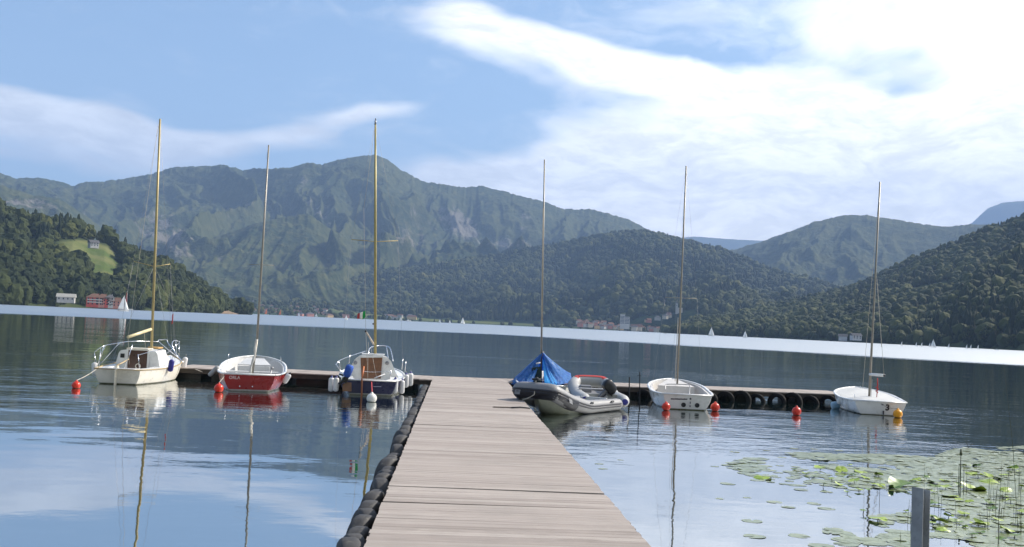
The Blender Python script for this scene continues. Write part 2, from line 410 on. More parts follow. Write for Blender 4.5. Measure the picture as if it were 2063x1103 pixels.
lowland = Land('far_shore_land', [(380, 640), (440, 605), (480, 602), (560, 608), (650, 614), (700, 625), (800, 634), (900, 642), (1000, 646), (1100, 650), (1150, 648), (1250, 655), (1330, 656), (1400, 672)],
    [(380, 2750), (1000, 2700), (1400, 2250)], [(380, 3350), (1000, 3000), (1400, 2500)], amp=0.02, wl=(200, 400), seed=95, na=260, nr=24, mat=M_mid,
    meadows=[(900, 640, 260, 10, -3, 1.0), (1100, 652, 80, 6, 0, .8), (720, 626, 60, 6, -2, .9)], treeh=3)

# ------------------------------------------------------------------ forests: crowns merged into one mass per hill
def ico(sub):
    bm = bmesh.new(); bmesh.ops.create_icosphere(bm, subdivisions=sub, radius=1.0)
    V = np.array([v.co[:] for v in bm.verts]); F = np.array([[v.index for v in f.verts] for f in bm.faces]); bm.free(); return V, F
def crown(sub, kind, seed):
    V, F = ico(sub); g = np.random.default_rng(seed); V = V.copy()
    d = np.ones(len(V))
    for k in range(9):      # lumps
        c = g.normal(size=3); c /= np.linalg.norm(c); dd = V @ c
        d += 0.22 * np.exp((dd - 1) * 7) * (1 if k % 3 else -1.1)
    d += g.normal(size=len(V)) * (0.13 if sub > 2 else 0.08)
    V *= d[:, None]
    if kind == 'con':
        h = (V[:, 2] + 1) / 2; w = np.clip(1.05 - h, 0.04, 1) ** 0.8 * 0.62
        w *= 1 + 0.16 * np.sin(h * 26)
        V[:, 0] *= w / np.maximum(.3, np.sqrt(np.clip(1 - V[:, 2] ** 2, .09, 1))); V[:, 1] *= w / np.maximum(.3, np.sqrt(np.clip(1 - V[:, 2] ** 2, .09, 1)))
        V[:, 2] = h * 2.15 - 0.3
    else:
        V[:, 2] = V[:, 2] * 0.95 + 0.75
        V[:, :2] *= 0.95
    return V, F
def leaf_mat(name, stops, sc=0.6):
    m = bpy.data.materials.new(name); m.use_nodes = True; t = NT(m.node_tree); b = t.n['Principled BSDF']
    tint = t.node('ShaderNodeAttribute', attribute_name='tint').outputs['Fac']
    pos = t.node('ShaderNodeNewGeometry').outputs['Position']
    n = t.noise(pos, sc, 5, 0.7)
    c = t.ramp(t.m('ADD', t.m('MULTIPLY', tint, 0.75), t.m('MULTIPLY', n, 0.3)), stops)
    t.put(b.inputs['Base Color'], c); b.inputs['Roughness'].default_value = 0.8; b.inputs['Specular IOR Level'].default_value = 0.15
    bp = t.node('ShaderNodeBump', {'Height': t.noise(pos, sc * 2.5, 4, 0.7), 'Strength': 1.0, 'Distance': 0.5 / sc})
    t.l.new(bp.outputs[0], b.inputs['Normal'])
    return m
GREENS = [(0.0, (0.010, 0.018, 0.009)), (0.35, (0.023, 0.033, 0.010)), (0.6, (0.048, 0.059, 0.014)), (0.85, (0.092, 0.096, 0.020)), (1.0, (0.145, 0.122, 0.035))]
M_leaf = leaf_mat('forest crowns', GREENS, 0.5)
M_leafC = leaf_mat('far forest crowns', GREENS, 0.15)
def forest(name, land, n, size, sub, mat, con=0.35, seed=1, vmin=0.0, vmax=1.04, flat=0.0, thin=1.0, tshift=0.0):
    g = np.random.default_rng(seed)
    u = g.random(n); v = g.random(n) ** 0.9 * (vmax - vmin) + vmin; v = np.clip(v, 0, .999)
    x, y, z, md, rk = land.sample(u, v)
    big = fbm(x / (14 * size), y / (14 * size), 3, seed + 5); sp = fbm(x / (30 * size), y / (30 * size), 3, seed + 9)
    keep = (md < 0.33) & (z > 0.4) & (g.random(n) < thin)
    x, y, z, big, sp = [q[keep] for q in (x, y, z, big, sp)]; n = len(x)
    sz = size * (0.6 + 0.9 * g.random(n) ** 1.5) * (0.75 + 0.55 * big)
    con_ = g.random(n) < np.clip(con + (sp - .5) * 2.2, 0.03, .95)
    tint = np.clip(-0.12 + 0.85 * big + 0.42 * g.random(n) - 0.40 * con_ + tshift, 0, 1)
    Vs, Fs, Ts = [], [], []; off = 0
    for kind in ('con', 'dec'):
        for k in range(4):
            T, F = crown(sub, kind, 100 + k)
            idx = np.where((con_ == (kind == 'con')) & (np.arange(n) % 4 == k))[0]
            if not len(idx): continue
            a = g.random(len(idx)) * 6.283; c, s_ = np.cos(a), np.sin(a); q = sz[idx]
            P = np.empty((len(idx), len(T), 3))
            P[..., 0] = (T[None, :, 0] * c[:, None] - T[None, :, 1] * s_[:, None]) * q[:, None] + x[idx][:, None]
            P[..., 1] = (T[None, :, 0] * s_[:, None] + T[None, :, 1] * c[:, None]) * q[:, None] + y[idx][:, None]
            P[..., 2] = T[None, :, 2] * (q * (0.85 + 0.4 * g.random(len(idx))))[:, None] + z[idx][:, None]
            Vs.append(P.reshape(-1, 3)); Ts.append(np.repeat(tint[idx], len(T)))
            Fs.append((F[None] + (off + np.arange(len(idx)) * len(T))[:, None, None]).reshape(-1, 3)); off += len(idx) * len(T)
    o = np_mesh(name, np.concatenate(Vs), np.concatenate(Fs), mat, {'tint': np.concatenate(Ts)})
    tag(o, kind='stuff'); return o
tag(forest('forest', hillA, 5200, 6.8, 3, M_leaf, 0.35, 3, tshift=-.08), 'dark mixed forest covering the hill on the left shore', 'forest')
tag(forest('forest', hillE, 20000, 5.3, 2, M_leaf, 0.16, 4, tshift=.02), 'mixed green forest covering the slope along the right shore', 'forest')
tag(forest('forest', hillC, 30000, 8.4, 2, M_leafC, 0.36, 5, tshift=.06, vmin=.03), 'hazy blue green forest on the rounded hill behind the lakeside town', 'forest')
tag(forest('forest', lowland, 1500, 5.0, 2, M_leafC, 0.15, 6, thin=.8), 'low belt of trees and bushes along the far shore', 'forest')

# ------------------------------------------------------------------ water
def water_material():
    m = bpy.data.materials.new('lake water'); m.use_nodes = True; t = NT(m.node_tree); b = t.n['Principled BSDF']
    pos = t.node('ShaderNodeNewGeometry').outputs['Position']; X, Y, _ = t.xyz(pos)[:3]
    # wind-ruffled open lake beyond a calm lee
    e1 = t.m('MULTIPLY_ADD', X, 0.30, 229.0); e2 = t.m('MULTIPLY_ADD', X, -1.30, 224.0)
    edge = t.m('MINIMUM', e1, e2)
    ns = t.noise(t.mapping(pos, scale=(0.012, 0.05, 1)), 1.0, 6, 0.65)
    edge = t.m('ADD', edge, t.m('MULTIPLY', t.m('SUBTRACT', ns, 0.5), 70.0))
    st1 = t.noise(t.mapping(pos, rot=(0, 0, R(-20)), scale=(0.018, 0.22, 1)), 1.0, 5, 0.6)
    wind = t.ss(t.m('ADD', t.m('SUBTRACT', Y, edge), t.m('MULTIPLY', t.m('SUBTRACT', st1, 0.5), 60.0)), -14.0, 14.0)
    wind = t.m('MULTIPLY', wind, t.ss(t.noise(t.mapping(pos, loc=(9, 2, 0), scale=(0.004, 0.020, 1)), 1.0, 5, 0.6), 0.30, 0.48, 0.72, 1.0))
    cat = t.m('MULTIPLY', t.ss(t.noise(t.mapping(pos, loc=(5, 8, 0), rot=(0, 0, R(6)), scale=(0.02, 0.35, 1)), 1.0, 4, 0.6), 0.68, 0.76, 0.0, 0.35), t.ss(Y, 45.0, 90.0))
    wind = t.m('MAXIMUM', wind, cat)
    # calm water: long soft undulation plus fine ripples that come in patches
    lay = t.mapping(pos, rot=(0, 0, R(8)), scale=(0.55, 1.0, 1.0))
    n_long = t.noise(lay, 0.55, 2, 0.5)
    n_fine = t.noise(t.mapping(pos, rot=(0, 0, R(-6)), scale=(0.6, 1.15, 1)), 2.6, 3, 0.55)
    n_tiny = t.noise(pos, 8.0, 2, 0.5)
    patch = t.ss(t.noise(t.mapping(pos, loc=(3.1, 1.7, 0), scale=(0.055, 0.11, 1)), 1.0, 3, 0.55), 0.43, 0.60)
    streak = t.ss(t.noise(t.mapping(pos, loc=(11.1, 4.7, 0), scale=(0.02, 0.16, 1)), 1.0, 3, 0.6), 0.5, 0.66)
    amp = t.m('ADD', t.m('MULTIPLY_ADD', patch, 0.0075, 0.0022), t.m('MULTIPLY', streak, 0.003))
    amp = t.m('MULTIPLY', amp, t.ss(Y, 12.0, 24.0, 0.32, 1.0))
    h = t.m('ADD', t.m('MULTIPLY', n_long, t.ss(Y, 10.0, 24.0, 0.008, 0.020)), t.m('MULTIPLY', n_fine, amp))
    h = t.m('ADD', h, t.m('MULTIPLY', n_tiny, t.m('MULTIPLY', amp, 0.10)))
    hw = t.m('MULTIPLY', t.noise(t.mapping(pos, scale=(0.5, 1, 1)), 0.9, 4, 0.65), 0.5)
    h = t.mix(wind, h, hw, typ='FLOAT')
    bp = t.node('ShaderNodeBump', {'Height': h, 'Strength': 1.0, 'Distance': 1.0})
    t.l.new(bp.outputs[0], b.inputs['Normal'])
    t.put(b.inputs['Roughness'], t.mix(wind, 0.018, 0.38, typ='FLOAT'))
    t.put(b.inputs['Base Color'], (0.006, 0.018, 0.020, 1))
    t.put(b.inputs['IOR'], t.mix(wind, 2.0, 4.0, typ='FLOAT')); b.inputs['Specular IOR Level'].default_value = 0.5
    gl = t.node('ShaderNodeBsdfGlossy', {'Color': (0.90, 0.92, 0.91, 1), 'Roughness': t.mix(wind, 0.02, 0.38, typ='FLOAT')}); t.l.new(bp.outputs[0], gl.inputs['Normal'])
    mx = t.node('ShaderNodeMixShader', {0: 0.55}); t.l.new(b.outputs[0], mx.inputs[1]); t.l.new(gl.outputs[0], mx.inputs[2]); t.l.new(mx.outputs[0], t.n['Material Output'].inputs['Surface'])
    return m
w = MB(); w.poly([(-14000, -80, 0), (14000, -80, 0), (14000, 19000, 0), (-14000, 19000, 0)])
tag(w.build('lake_water', water_material(), smooth=False), kind='structure')

# unseen wooded slope added behind the camera, cuts sky light on camera-facing faces
bx = np.linspace(-1200, 1200, 160); bt = np.linspace(0, 1, 40); BX, BT = np.meshgrid(bx, bt)
BY = -45 - 320 * BT - 30 * fbm(BX / 120, BT * 0, 3, 5); BZ = 0.4 + 190 * BT ** .8 * (.7 + .6 * fbm(BX / 260, BT * 2, 4, 8)) + 10 * fbm(BX / 9, BY / 9, 3, 2)
BY = BY + .00012 * BX ** 2
i_ = np.arange(39)[:, None] * 160 + np.arange(159)[None, :]
tag(np_mesh('sky_blocking_slope', np.stack([BX, BY, BZ], -1).reshape(-1, 3), np.stack([i_, i_ + 1, i_ + 161, i_ + 160], -1).reshape(-1, 4), M_near), kind='structure')

# ------------------------------------------------------------------ haze
hz = MB(); hz.box((0, 8800, 1449), (30000, 20400, 2902))
hm = bpy.data.materials.new('air'); hm.use_nodes = True; t = NT(hm.node_tree); t.n.clear()
pv = t.node('ShaderNodeVolumePrincipled', {'Color': (0.40, 0.60, 1.0, 1), 'Density': 0.000085, 'Anisotropy': 0.0})
t.l.new(pv.outputs[0], t.node('ShaderNodeOutputMaterial').inputs['Volume'])
ho = hz.build('haze', hm, smooth=False); tag(ho, 'thin blue air haze over the lake and mountains', 'haze', kind='stuff')
# ------------------------------------------------------------------ pier
DZ = 0.36
def plank_mat():
    m = bpy.data.materials.new('weathered planks'); m.use_nodes = True; t = NT(m.node_tree); b = t.n['Principled BSDF']
    oc = t.node('ShaderNodeTexCoord').outputs['Object']
    tint = t.node('ShaderNodeAttribute', attribute_name='tint').outputs['Fac']
    shift = t.v('ADD', oc, t.cxyz(t.m('MULTIPLY', tint, 37.0), 0.0, 0.0))
    grain = t.noise(t.mapping(shift, scale=(0.8, 30, 20)), 1.0, 6, 0.7)
    fine = t.noise(t.mapping(shift, scale=(5, 140, 60)), 1.0, 4, 0.7)
    blot = t.noise(oc, 1.1, 6, 0.62)
    c = t.ramp(t.m('ADD', t.m('MULTIPLY', grain, 0.62), t.m('MULTIPLY', tint, 0.36)),
               [(0.22, (0.20, 0.165, 0.14)), (0.42, (0.322, 0.276, 0.246)), (0.6, (0.41, 0.358, 0.32)), (0.85, (0.505, 0.45, 0.405))])
    c = t.mix(t.ss(blot, 0.42, 0.72, 0, 0.55), c, t.mix(1.0, c, (0.78, 0.80, 0.80, 1), blend='MULTIPLY'))
    c = t.mix(t.ss(t.noise(t.mapping(oc, scale=(1, 3, 1)), 2.2, 6, 0.7), 0.60, 0.75, 0, 0.4), c, (0.52, 0.47, 0.40, 1))
    c = t.mix(t.ss(t.noise(t.mapping(oc, loc=(4, 9, 0), scale=(.6, 1, 1)), 1.7, 8, 0.72), 0.56, 0.70, 0, 0.5), c, (0.23, 0.195, 0.17, 1))
    c = t.mix(t.ss(t.noise(t.mapping(shift, scale=(2.0, 9, 5)), 1.6, 5, 0.75), 0.63, 0.74, 0, 0.6), c, (0.16, 0.13, 0.11, 1))
    c = t.mix(t.ss(fine, 0.60, 0.72, 0, 0.45), c, (0.13, 0.11, 0.10, 1))
    t.put(b.inputs['Base Color'], c); b.inputs['Roughness'].default_value = 0.82; b.inputs['Specular IOR Level'].default_value = 0.25
    bp = t.node('ShaderNodeBump', {'Height': t.m('ADD', grain, t.m('MULTIPLY', fine, 0.5)), 'Strength': 1.0, 'Distance': 0.003})
    t.l.new(bp.outputs[0], b.inputs['Normal'])
    return m
M_plank = plank_mat()
M_beam = pbr('dark brown timber', (0.045, 0.035, 0.028), 0.7, var=.35, bump=.004, bs=12)  # one dark brown tone for all beams below the deck
M_float = pbr('black plastic float', (0.02, 0.02, 0.021), 0.55, var=.3, dirt=(0.05, 0.05, 0.04))
M_steel = pbr('galvanised steel', (0.33, 0.34, 0.35), 0.5, .7, var=.2, dirt=(0.2, 0.19, 0.18))

def pier(name, a, b, width, label, side=1, board=0.145, jit=1.0, dz=0.0, cracks=()):
    """deck of cross boards from a to b (centre line); local +Y runs along the pier"""
    a = Vector((a[0], a[1], dz)); b = Vector((b[0], b[1], dz)); L = (b - a).length; d = (b - a).normalized()
    rz = math.atan2(d.y, d.x) - math.pi / 2
    root = thing(name, label, 'pier', a, rz, 'sections of the floating pier')
    g = random.Random(len(label)); V, F, T = [], [], []; y = 0.0; i = 0; lowf = .5
    w0, w1 = width
    while y < L - 0.02:
        bw = board + g.uniform(-.006, .006); gap = 0.0004 + (0.0025 if g.random() < .12 else 0); wedge = [0.0, 0.0]
        if L > 20 and g.random() < 0.09: wedge[g.randrange(2)] = g.uniform(.008, .022)
        for cy_, wl_, wr_ in cracks:
            if y <= cy_ < y + bw: wedge = [wl_, wr_]
        y2 = min(y + bw, L); w = w0 + (w1 - w0) * (y / L)
        e0, e1 = g.uniform(-.006, .012) * jit, g.uniform(-.006, .012) * jit
        z0, z1, z2, z3 = [DZ + g.gauss(0, .0009) * jit for _ in range(4)]
        k = len(V); xs = (-w / 2 - e0, w / 2 + e1); th = 0.035; sk = g.uniform(-.003, .003)
        V += [(xs[0], y, z0), (xs[1], y + sk, z1), (xs[1], y2 - gap + sk - wedge[1], z2), (xs[0], y2 - gap - wedge[0], z3)]
        V += [(p[0], p[1], p[2] - th) for p in V[k:k + 4]]
        F += [(k, k + 1, k + 2, k + 3), (k + 7, k + 6, k + 5, k + 4), (k, k + 4, k + 5, k + 1), (k + 1, k + 5, k + 6, k + 2), (k + 2, k + 6, k + 7, k + 3), (k + 3, k + 7, k + 4, k)]
        lowf = lowf * .6 + .4 * g.random(); T += [.6 * lowf + .4 * g.random()] * 8
        y += bw; i += 1
    o = np_mesh('deck', np.array(V, float), np.array(F), M_plank, {'tint': np.array(T)}, parent=root)
    mb = MB()
    for sx in (-1, 1):
        wm = (w0 + w1) / 2
        M = Matrix.Rotation(math.atan2((w1 - w0) / 2 * sx, L) * -1, 3, 'Z')
        mb.box((sx * (wm / 2 - 0.07), L / 2, DZ - 0.035 - 0.075), (0.06, L - .06, 0.148), M=M)
    n = int(L / 2.4)
    for k in range(n + 1): mb.box((0, 0.1 + (L - .2) * k / n, DZ - 0.115), (min(w0, w1) - 0.36, 0.07, 0.14))
    mb.build('beam', M_beam, root, smooth=False)
    mf = MB(); k = 0; yy = 0.45
    while yy < L - 0.8:
        mf.box((0, yy + 0.55, -0.02), (min(w0, w1) - 0.5, 1.15, 0.38), taper=.97); yy += 1.45
    mf.build('float', M_float, root, smooth=False, bevel=.04)
    return root, rz, L
def deckpt(px, py): return at(px, py, DZ)
# main walkway: photo edges carried through to its vanishing point
nL, nR, fL, fR = deckpt(735, 1103), deckpt(1310, 1103), deckpt(870, 767), deckpt(1021, 768)
cn, cf = (nL + nR) / 2, (fL + fR) / 2
dirp = (cf - cn).normalized()
perp = Vector((dirp.y, -dirp.x, 0))
wn_ = abs((nR - nL).dot(perp)); wf_ = abs((fR - fL).dot(perp))
Wm = (wn_ + wf_) / 2
start = cn - dirp * 9.0; crk = [((deckpt(px_, py_) - start).dot(dirp), a_, b_) for px_, py_, a_, b_ in ((1020, 988, .045, .11), (900, 1017, .065, .0), (900, 857, .11, .03), (1000, 915, .02, .035), (1000, 795, .07, .05), (950, 1055, .02, 0), (1050, 880, .0, .04), (1000, 835, .05, .0))]; farY = cf + dirp * 0.0
MAIN, MRZ, ML = pier('wooden_pier', start, farY, (Wm, Wm), 'long weathered plank walkway running from the foreground out to the cross piers', cracks=crk)
# cross sections: left one, right one; the T head belongs to the left/right pair's middle piece
def edge_mid(pn, pf): a = deckpt(*pn); b = deckpt(*pf); return (a + b) / 2, (b - a).length
lA, _ = edge_mid((366, 743.3), (368, 732)); lB, _ = edge_mid((868, 767.4), (868, 755.5))
rA, _ = edge_mid((1021, 772), (1021, 761.5)); rB, _ = edge_mid((1560, 792.5), (1560, 781)); rC, _ = edge_mid((1700, 797.5), (1686, 786))
hW = 2.15
mid0, mid1 = farY + perp * 0, None
c1 = lB; c2 = rA
pier('cross_pier', c1 + (lA - c1).normalized() * .03, lA, (hW, hW), 'narrow plank cross pier reaching left between the cream, red and navy sailboats')
pier('cross_pier', c2 + (rB - c2).normalized() * .03, rB, (hW, hW), 'plank cross pier reaching right behind the white dinghies, its dark flank hung with tyres')
pier('cross_pier', rB + (rC - rB).normalized() * .02 + Vector((0, 0, .0)), rC, (hW, hW), 'last short raised section of cross pier beside the dinghy numbered 3')
dd = (c2 - c1).normalized()
pier('cross_pier', c1 - dd * .5, c2 + dd * .35, (hW, hW), 'middle section of cross pier closing the far end of the long walkway', dz=-.006)

# ------------------------------------------------------------------ tyres hung on the pier sides
def tyre_mesh(seed):
    g = random.Random(seed); Ro, w = 0.30, 0.185
    prof = [(0.17, -.07), (0.185, -.085), (0.22, -.092), (0.265, -.088), (0.288, -.072), (0.300, -.055), (0.304, -.02), (0.304, .02), (0.300, .055),
            (0.288, .072), (0.265, .088), (0.22, .092), (0.185, .085), (0.17, .07), (0.172, .04), (0.24, .055), (0.27, 0.03), (0.27, -.03), (0.24, -.055), (0.172, -.04), (0.17, -.07)]
    n = 48; mb = MB(); rows = []
    for k in range(n):
        th = 2 * math.pi * k / n; ro = []
        for j, (r, z) in enumerate(prof):
            if 5 <= j <= 8 and k % 2 == 0: r -= 0.009
            ro.append((r * math.cos(th), r * math.sin(th), z))
        rows.append(ro)
    rows.append(rows[0]); mb.grid(rows); return mb
M_tyre = pbr('worn tyre rubber', (0.050, 0.049, 0.051), 0.75, var=.3, vs=9, dirt=(0.12, 0.115, 0.10), bump=.002, bs=60)
tyre0 = tyre_mesh(1).build('tyre', M_tyre, auto=40)
M_tyre_matt = pbr('matt black tyre rubber', (0.012, 0.012, 0.013), 0.85, spec=.15, var=.3, vs=9)  # cross pier tyres: darker and more matt than the walkway ones
used = [False]
def tyre(loc, rz, tilt, spin, label, group, sc=1.0):
    o = tyre0 if not used[0] else tyre0.copy()
    if used[0]: COL.objects.link(o)
    used[0] = True
    o.location = loc; o.rotation_mode = 'XYZ'
    # axle along local Z; stand it on edge, then turn its face away from the pier flank
    M = Matrix.Rotation(rz, 4, 'Z') @ Matrix.Rotation(tilt, 4, 'X') @ Matrix.Rotation(R(90), 4, 'Y') @ Matrix.Rotation(spin, 4, 'Z')
    o.rotation_euler = M.to_euler(); o.scale = (sc, sc, sc)
    for k in ('label', 'category', 'group'):
        if k in o: del o[k]
    return tag(o, label, 'tyre', group)
LW = nL - Vector((0, 0, DZ)); 
edgeL0 = start - perp * Wm / 2; 
ys = [1096, 1064, 1022, 985, 951, 918, 884, 868]      # near ones placed one by one, then evenly spaced
ypx = [1082, 1048, 1012, 985, 960, 937, 921, 905, 891, 879, 869, 861, 851, 842, 833, 825, 817, 811, 805, 800, 795, 791, 787, 783]
g = random.Random(5)
for i in range(27):
    s = 9.35 + i * 0.90 + g.uniform(-.07, .07) - 0.2
    if s > ML - 1.4: break
    p = edgeL0 + dirp * s - perp * (0.03 + g.uniform(0, .02))
    side_names = 'tyres hung along the left flank of the walkway'
    lab = 'worn black tyre hung on edge in the row along the left flank of the walkway'
    if i == 0: lab = 'nearest black tyre in the row on the left flank, cut by the lower photo edge'
    for kk in range(2):
        sc = g.uniform(.98, 1.16) if kk == 0 else g.uniform(.86, 1.04)
        if kk == 1 and g.random() < .12: continue
        q = p + dirp * (0.43 * kk)
        tyre((q.x - perp.x * .11, q.y - perp.y * .11, DZ - 0.10 - 0.30 * sc + g.uniform(.02, .10) - (.03 if kk else 0)), MRZ + R(g.uniform(-24, 24)), R(g.uniform(-12, 12)), g.random() * 6, lab if not (i == 0 and kk) else
             'worn black tyre hung on edge in the row along the left flank of the walkway', side_names, sc)
edgeR0 = start + perp * Wm / 2
for (px, py) in ((1172, 946), (1208, 980), (1256, 1038), (1122, 884), (1108, 868)):
    e = at(px - 6, py, DZ - .05); tt_ = (e - start).dot(dirp)
    q = edgeR0 + dirp * tt_ + perp * 0.0
    tyre((q.x + perp.x * .005, q.y + perp.y * .005, DZ - 0.10 - .30), MRZ + R(g.uniform(-8, 8)), R(g.uniform(-4, 4)), g.random() * 6,
         'black tyre peeping out from under the right edge of the walkway', 'tyres under the right edge of the walkway', 1.0)
crd = (rB - rA).normalized(); crp = Vector((crd.y, -crd.x, 0))
for i, px in enumerate((1288, 1452, 1484, 1515, 1556, 1588, 1624, 1660, 1300 - 180, 1420)):
    e = at(px, 812, -.0); base = rA if px < 1560 else rB; dv = crd if px < 1560 else (rC - rB).normalized(); pv = Vector((dv.y, -dv.x, 0))
    # intersect the sight line with the flank
    ex = e.x; s = (ex - base.x) / dv.x; q = base + dv * s + pv * (hW / 2 + .07)
    k = q.y / e.y; s = (ex * k - base.x) / dv.x; q = base + dv * s + pv * (hW / 2 + .07)
    tyre((q.x, q.y, -0.03 + (i % 3) * .025), math.atan2(dv.y, dv.x) - math.pi / 2 + R(-38 + g.uniform(-5, 5)), R(6), g.random() * 6,
         ['black tyre hung on the cross pier beside the two thin poles', 'first black tyre right of the white dinghy, water showing through its hole',
          'second black tyre right of the white dinghy', 'third black tyre right of the white dinghy', 'black tyre left of the lone orange buoy',
          'black tyre just behind the lone orange buoy', 'black tyre right of the lone orange buoy', 'black tyre nearest the dinghy numbered 3',
          'black tyre on the cross pier between the tarp and the grey inflatable', 'black tyre behind the white dinghy on the cross pier'][i],
         'tyres hung along the right cross pier', 1.04 + .07 * (i % 3))
    COL.objects[-1].material_slots[0].link = 'OBJECT'; COL.objects[-1].material_slots[0].material = M_tyre_matt
# ------------------------------------------------------------------ chain and strap on the deck
cr = MB(); p0 = at(995, 820.5, DZ + .02); p1 = at(1030, 821.5, DZ + .02); p2 = at(1066, 822.5, DZ + .025)
g = random.Random(3)
for k in range(16):
    q = p0.lerp(p1, k / 15); a = (p1 - p0).normalized() * 0.028; c_ = q + Vector((0, g.uniform(-.01, .01), 0))
    n_ = Vector((0, 1, 0)) if k % 2 else Vector((0, .3, 1))
    cr.tube([c_ + a * math.cos(th) + n_ * 0.012 * math.sin(th) for th in [2 * math.pi * j / 10 for j in range(11)]], 0.005, 5, caps=False)
root = thing('mooring_chain', 'rusty chain and black rubber strap lying across the right edge of the walkway', 'chain', p0)
def relto(root, o): o.parent = root; o.matrix_parent_inverse = root.matrix_world.inverted() if False else Matrix.Translation(-Vector(root.location)); return o
relto(root, cr.build('chain_links', pbr('rusty chain', (0.10, 0.08, 0.065), .6, .5, var=.3)))
st = MB(); st.tube([p1, p1.lerp(p2, .5) + Vector((0, .01, .012)), p2 - Vector((0, 0, .0)), p2 + Vector((.06, 0, -.1))], 0.035, 8, flat=.5)
relto(root, st.build('rubber_strap', pbr('strap rubber', (0.015, 0.015, 0.016), .5)))

# ------------------------------------------------------------------ steel post in the right foreground, two thin poles
pp = at(1852, 1150, 0.0); zt = atY(1852, 987, pp.y).z; hb = 0.068
h = MB()
tw = R(-14)
h.box((0, -hb, (zt - .6) / 2 - .0), (0.14, 0.009, zt + .6), M=Matrix.Identity(3)) if False else None
post = thing('steel_post', 'grey galvanised steel H-section post standing among the lily pads, lower right', 'post', (pp.x, pp.y, 0), R(38))
h.box((0.066, 0, (zt - .6) / 2), (0.009, 0.125, zt + .6)); h.box((-0.066, 0, (zt - .56) / 2), (0.009, 0.125, zt + .60 + .012)); h.box((0, 0, (zt - .62) / 2), (0.122, 0.008, zt + .58))
M_post = pbr('weathered zinc', (0.30, 0.315, 0.335), .6, .3, var=.18, vs=3, dirt=(0.13, 0.13, 0.13), bump=.001)
h.build('h_profile', M_post, post, smooth=False, bevel=.002)
cap = MB(); cap.box((0, 0, .62), (.05, .02, .0)) if False else None
for (px, pyb, pyt, r_, lab) in ((1267, 819, 760, .022, 'thicker left one of two dark thin poles rising from the water beside the grey inflatable'),
                               (1288, 822, 749, .016, 'thinner right one of two dark poles in the water, with a small crossbar')):
    b_ = at(px, pyb, 0); tp = atY(px + 1, pyt, b_.y)
    m_ = MB(); m_.tube([(0, 0, -.8), (0.005, 0, 0), (tp.x - b_.x, 0, tp.z)], [r_, r_, r_ * .85], 8)
    if r_ < .02: m_.tube([(-.10, 0, tp.z - .12), (0.02, 0, tp.z - .12)], .006, 5)
    o = m_.build('thin_pole', pbr('tarred pole', (0.012, 0.015, 0.02), .8, spec=.2)); o.location = b_
    tag(o, lab, 'pole', 'thin poles by the inflatables')
# ------------------------------------------------------------------ boats
M_white = pbr('white gelcoat', (0.74, 0.735, 0.715), 0.28, var=.05, vs=2.5, dirt=(0.58, 0.56, 0.50), coat=.2)
M_cream = pbr('cream gelcoat', (0.72, 0.66, 0.54), 0.3, var=.06, vs=2, dirt=(0.5, 0.44, 0.33), coat=.2)
M_grey_in = pbr('grey inside paint', (0.60, 0.595, 0.585), 0.45, var=.07, vs=3, dirt=(0.42, 0.40, 0.37))
def on_transom(F, px, py, rk, s_st, off=.006):
    x = 0.0
    for _ in range(6): p = F.t(px, py, x); x = -rk * max(0, p.z) / s_st
    sl = math.atan2(rk, s_st); return p + Vector((-math.cos(sl), 0, -math.sin(sl))) * off, sl
def transom_M(p, sl): return Matrix.Translation(p) @ Matrix.Rotation(-sl, 4, 'Y') @ Matrix.Rotation(R(-90), 4, 'Y')
M_red = pbr('red hull paint', (0.36, 0.022, 0.018), 0.3, var=.12, vs=3, coat=.3)
M_navy = pbr('navy hull paint', (0.012, 0.014, 0.06), 0.28, var=.2, coat=.3)
M_anti = pbr('hull bottom paint', (0.10, 0.10, 0.085), 0.7, var=.25)
M_brown = pbr('varnished hatch board', (0.16, 0.065, 0.028), 0.4, var=.2, vs=9, coat=.2)
M_dkbrown = pbr('dark varnished door', (0.060, 0.020, 0.012), 0.35, var=.2, vs=9, coat=.2)
M_alu = pbr('anodised aluminium', (0.27, 0.25, 0.215), 0.45, .35, var=.08)
M_gold = pbr('gold anodised mast', (0.40, 0.32, 0.15), 0.45, .3, var=.08)
M_chrome = pbr('stainless tube', (0.75, 0.75, 0.76), 0.18, 1.0, var=.03)
M_wire = pbr('steel wire', (0.30, 0.30, 0.31), 0.4, .6)
M_rope = pbr('grey rope', (0.42, 0.39, 0.34), 0.9, bump=.002, bs=120)
M_black = pbr('black plastic', (0.015, 0.015, 0.017), 0.35)
M_rubber_g = pbr('grey hypalon', (0.21, 0.21, 0.22), 0.5, var=.07, vs=3, dirt=(0.24, 0.24, 0.24))
M_rubber_l = pbr('light grey hypalon', (0.36, 0.36, 0.355), 0.5, var=.06, vs=3, dirt=(0.36, 0.36, 0.35))
M_rubber_d = pbr('dark grey hypalon', (0.022, 0.022, 0.03), 0.45, var=.15)
M_fendw = pbr('white fender vinyl', (0.70, 0.69, 0.68), 0.35, var=.06, dirt=(.5, .48, .44))
M_fendb = pbr('blue fender vinyl', (0.03, 0.03, 0.22), 0.35)
M_buoyr = pbr('orange buoy vinyl', (0.62, 0.034, 0.012), 0.3, var=.12, vs=8, dirt=(.40, .06, .03))
M_buoyw = pbr('white buoy vinyl', (0.74, 0.72, 0.67), 0.38, var=.08, vs=8, dirt=(.5, .48, .4))
M_buoyy = pbr('yellow buoy vinyl', (0.80, 0.33, 0.008), 0.38, var=.1, vs=8)
M_slime = pbr('weed at the waterline', (0.05, 0.055, 0.02), 0.8, var=.3)
M_redp = pbr('red fabric', (0.42, 0.04, 0.04), 0.8)
M_ink = pbr('dark lettering', (0.05, 0.045, 0.07), .5)
M_lett = pbr('pale lettering', (0.55, 0.42, 0.42), .5)

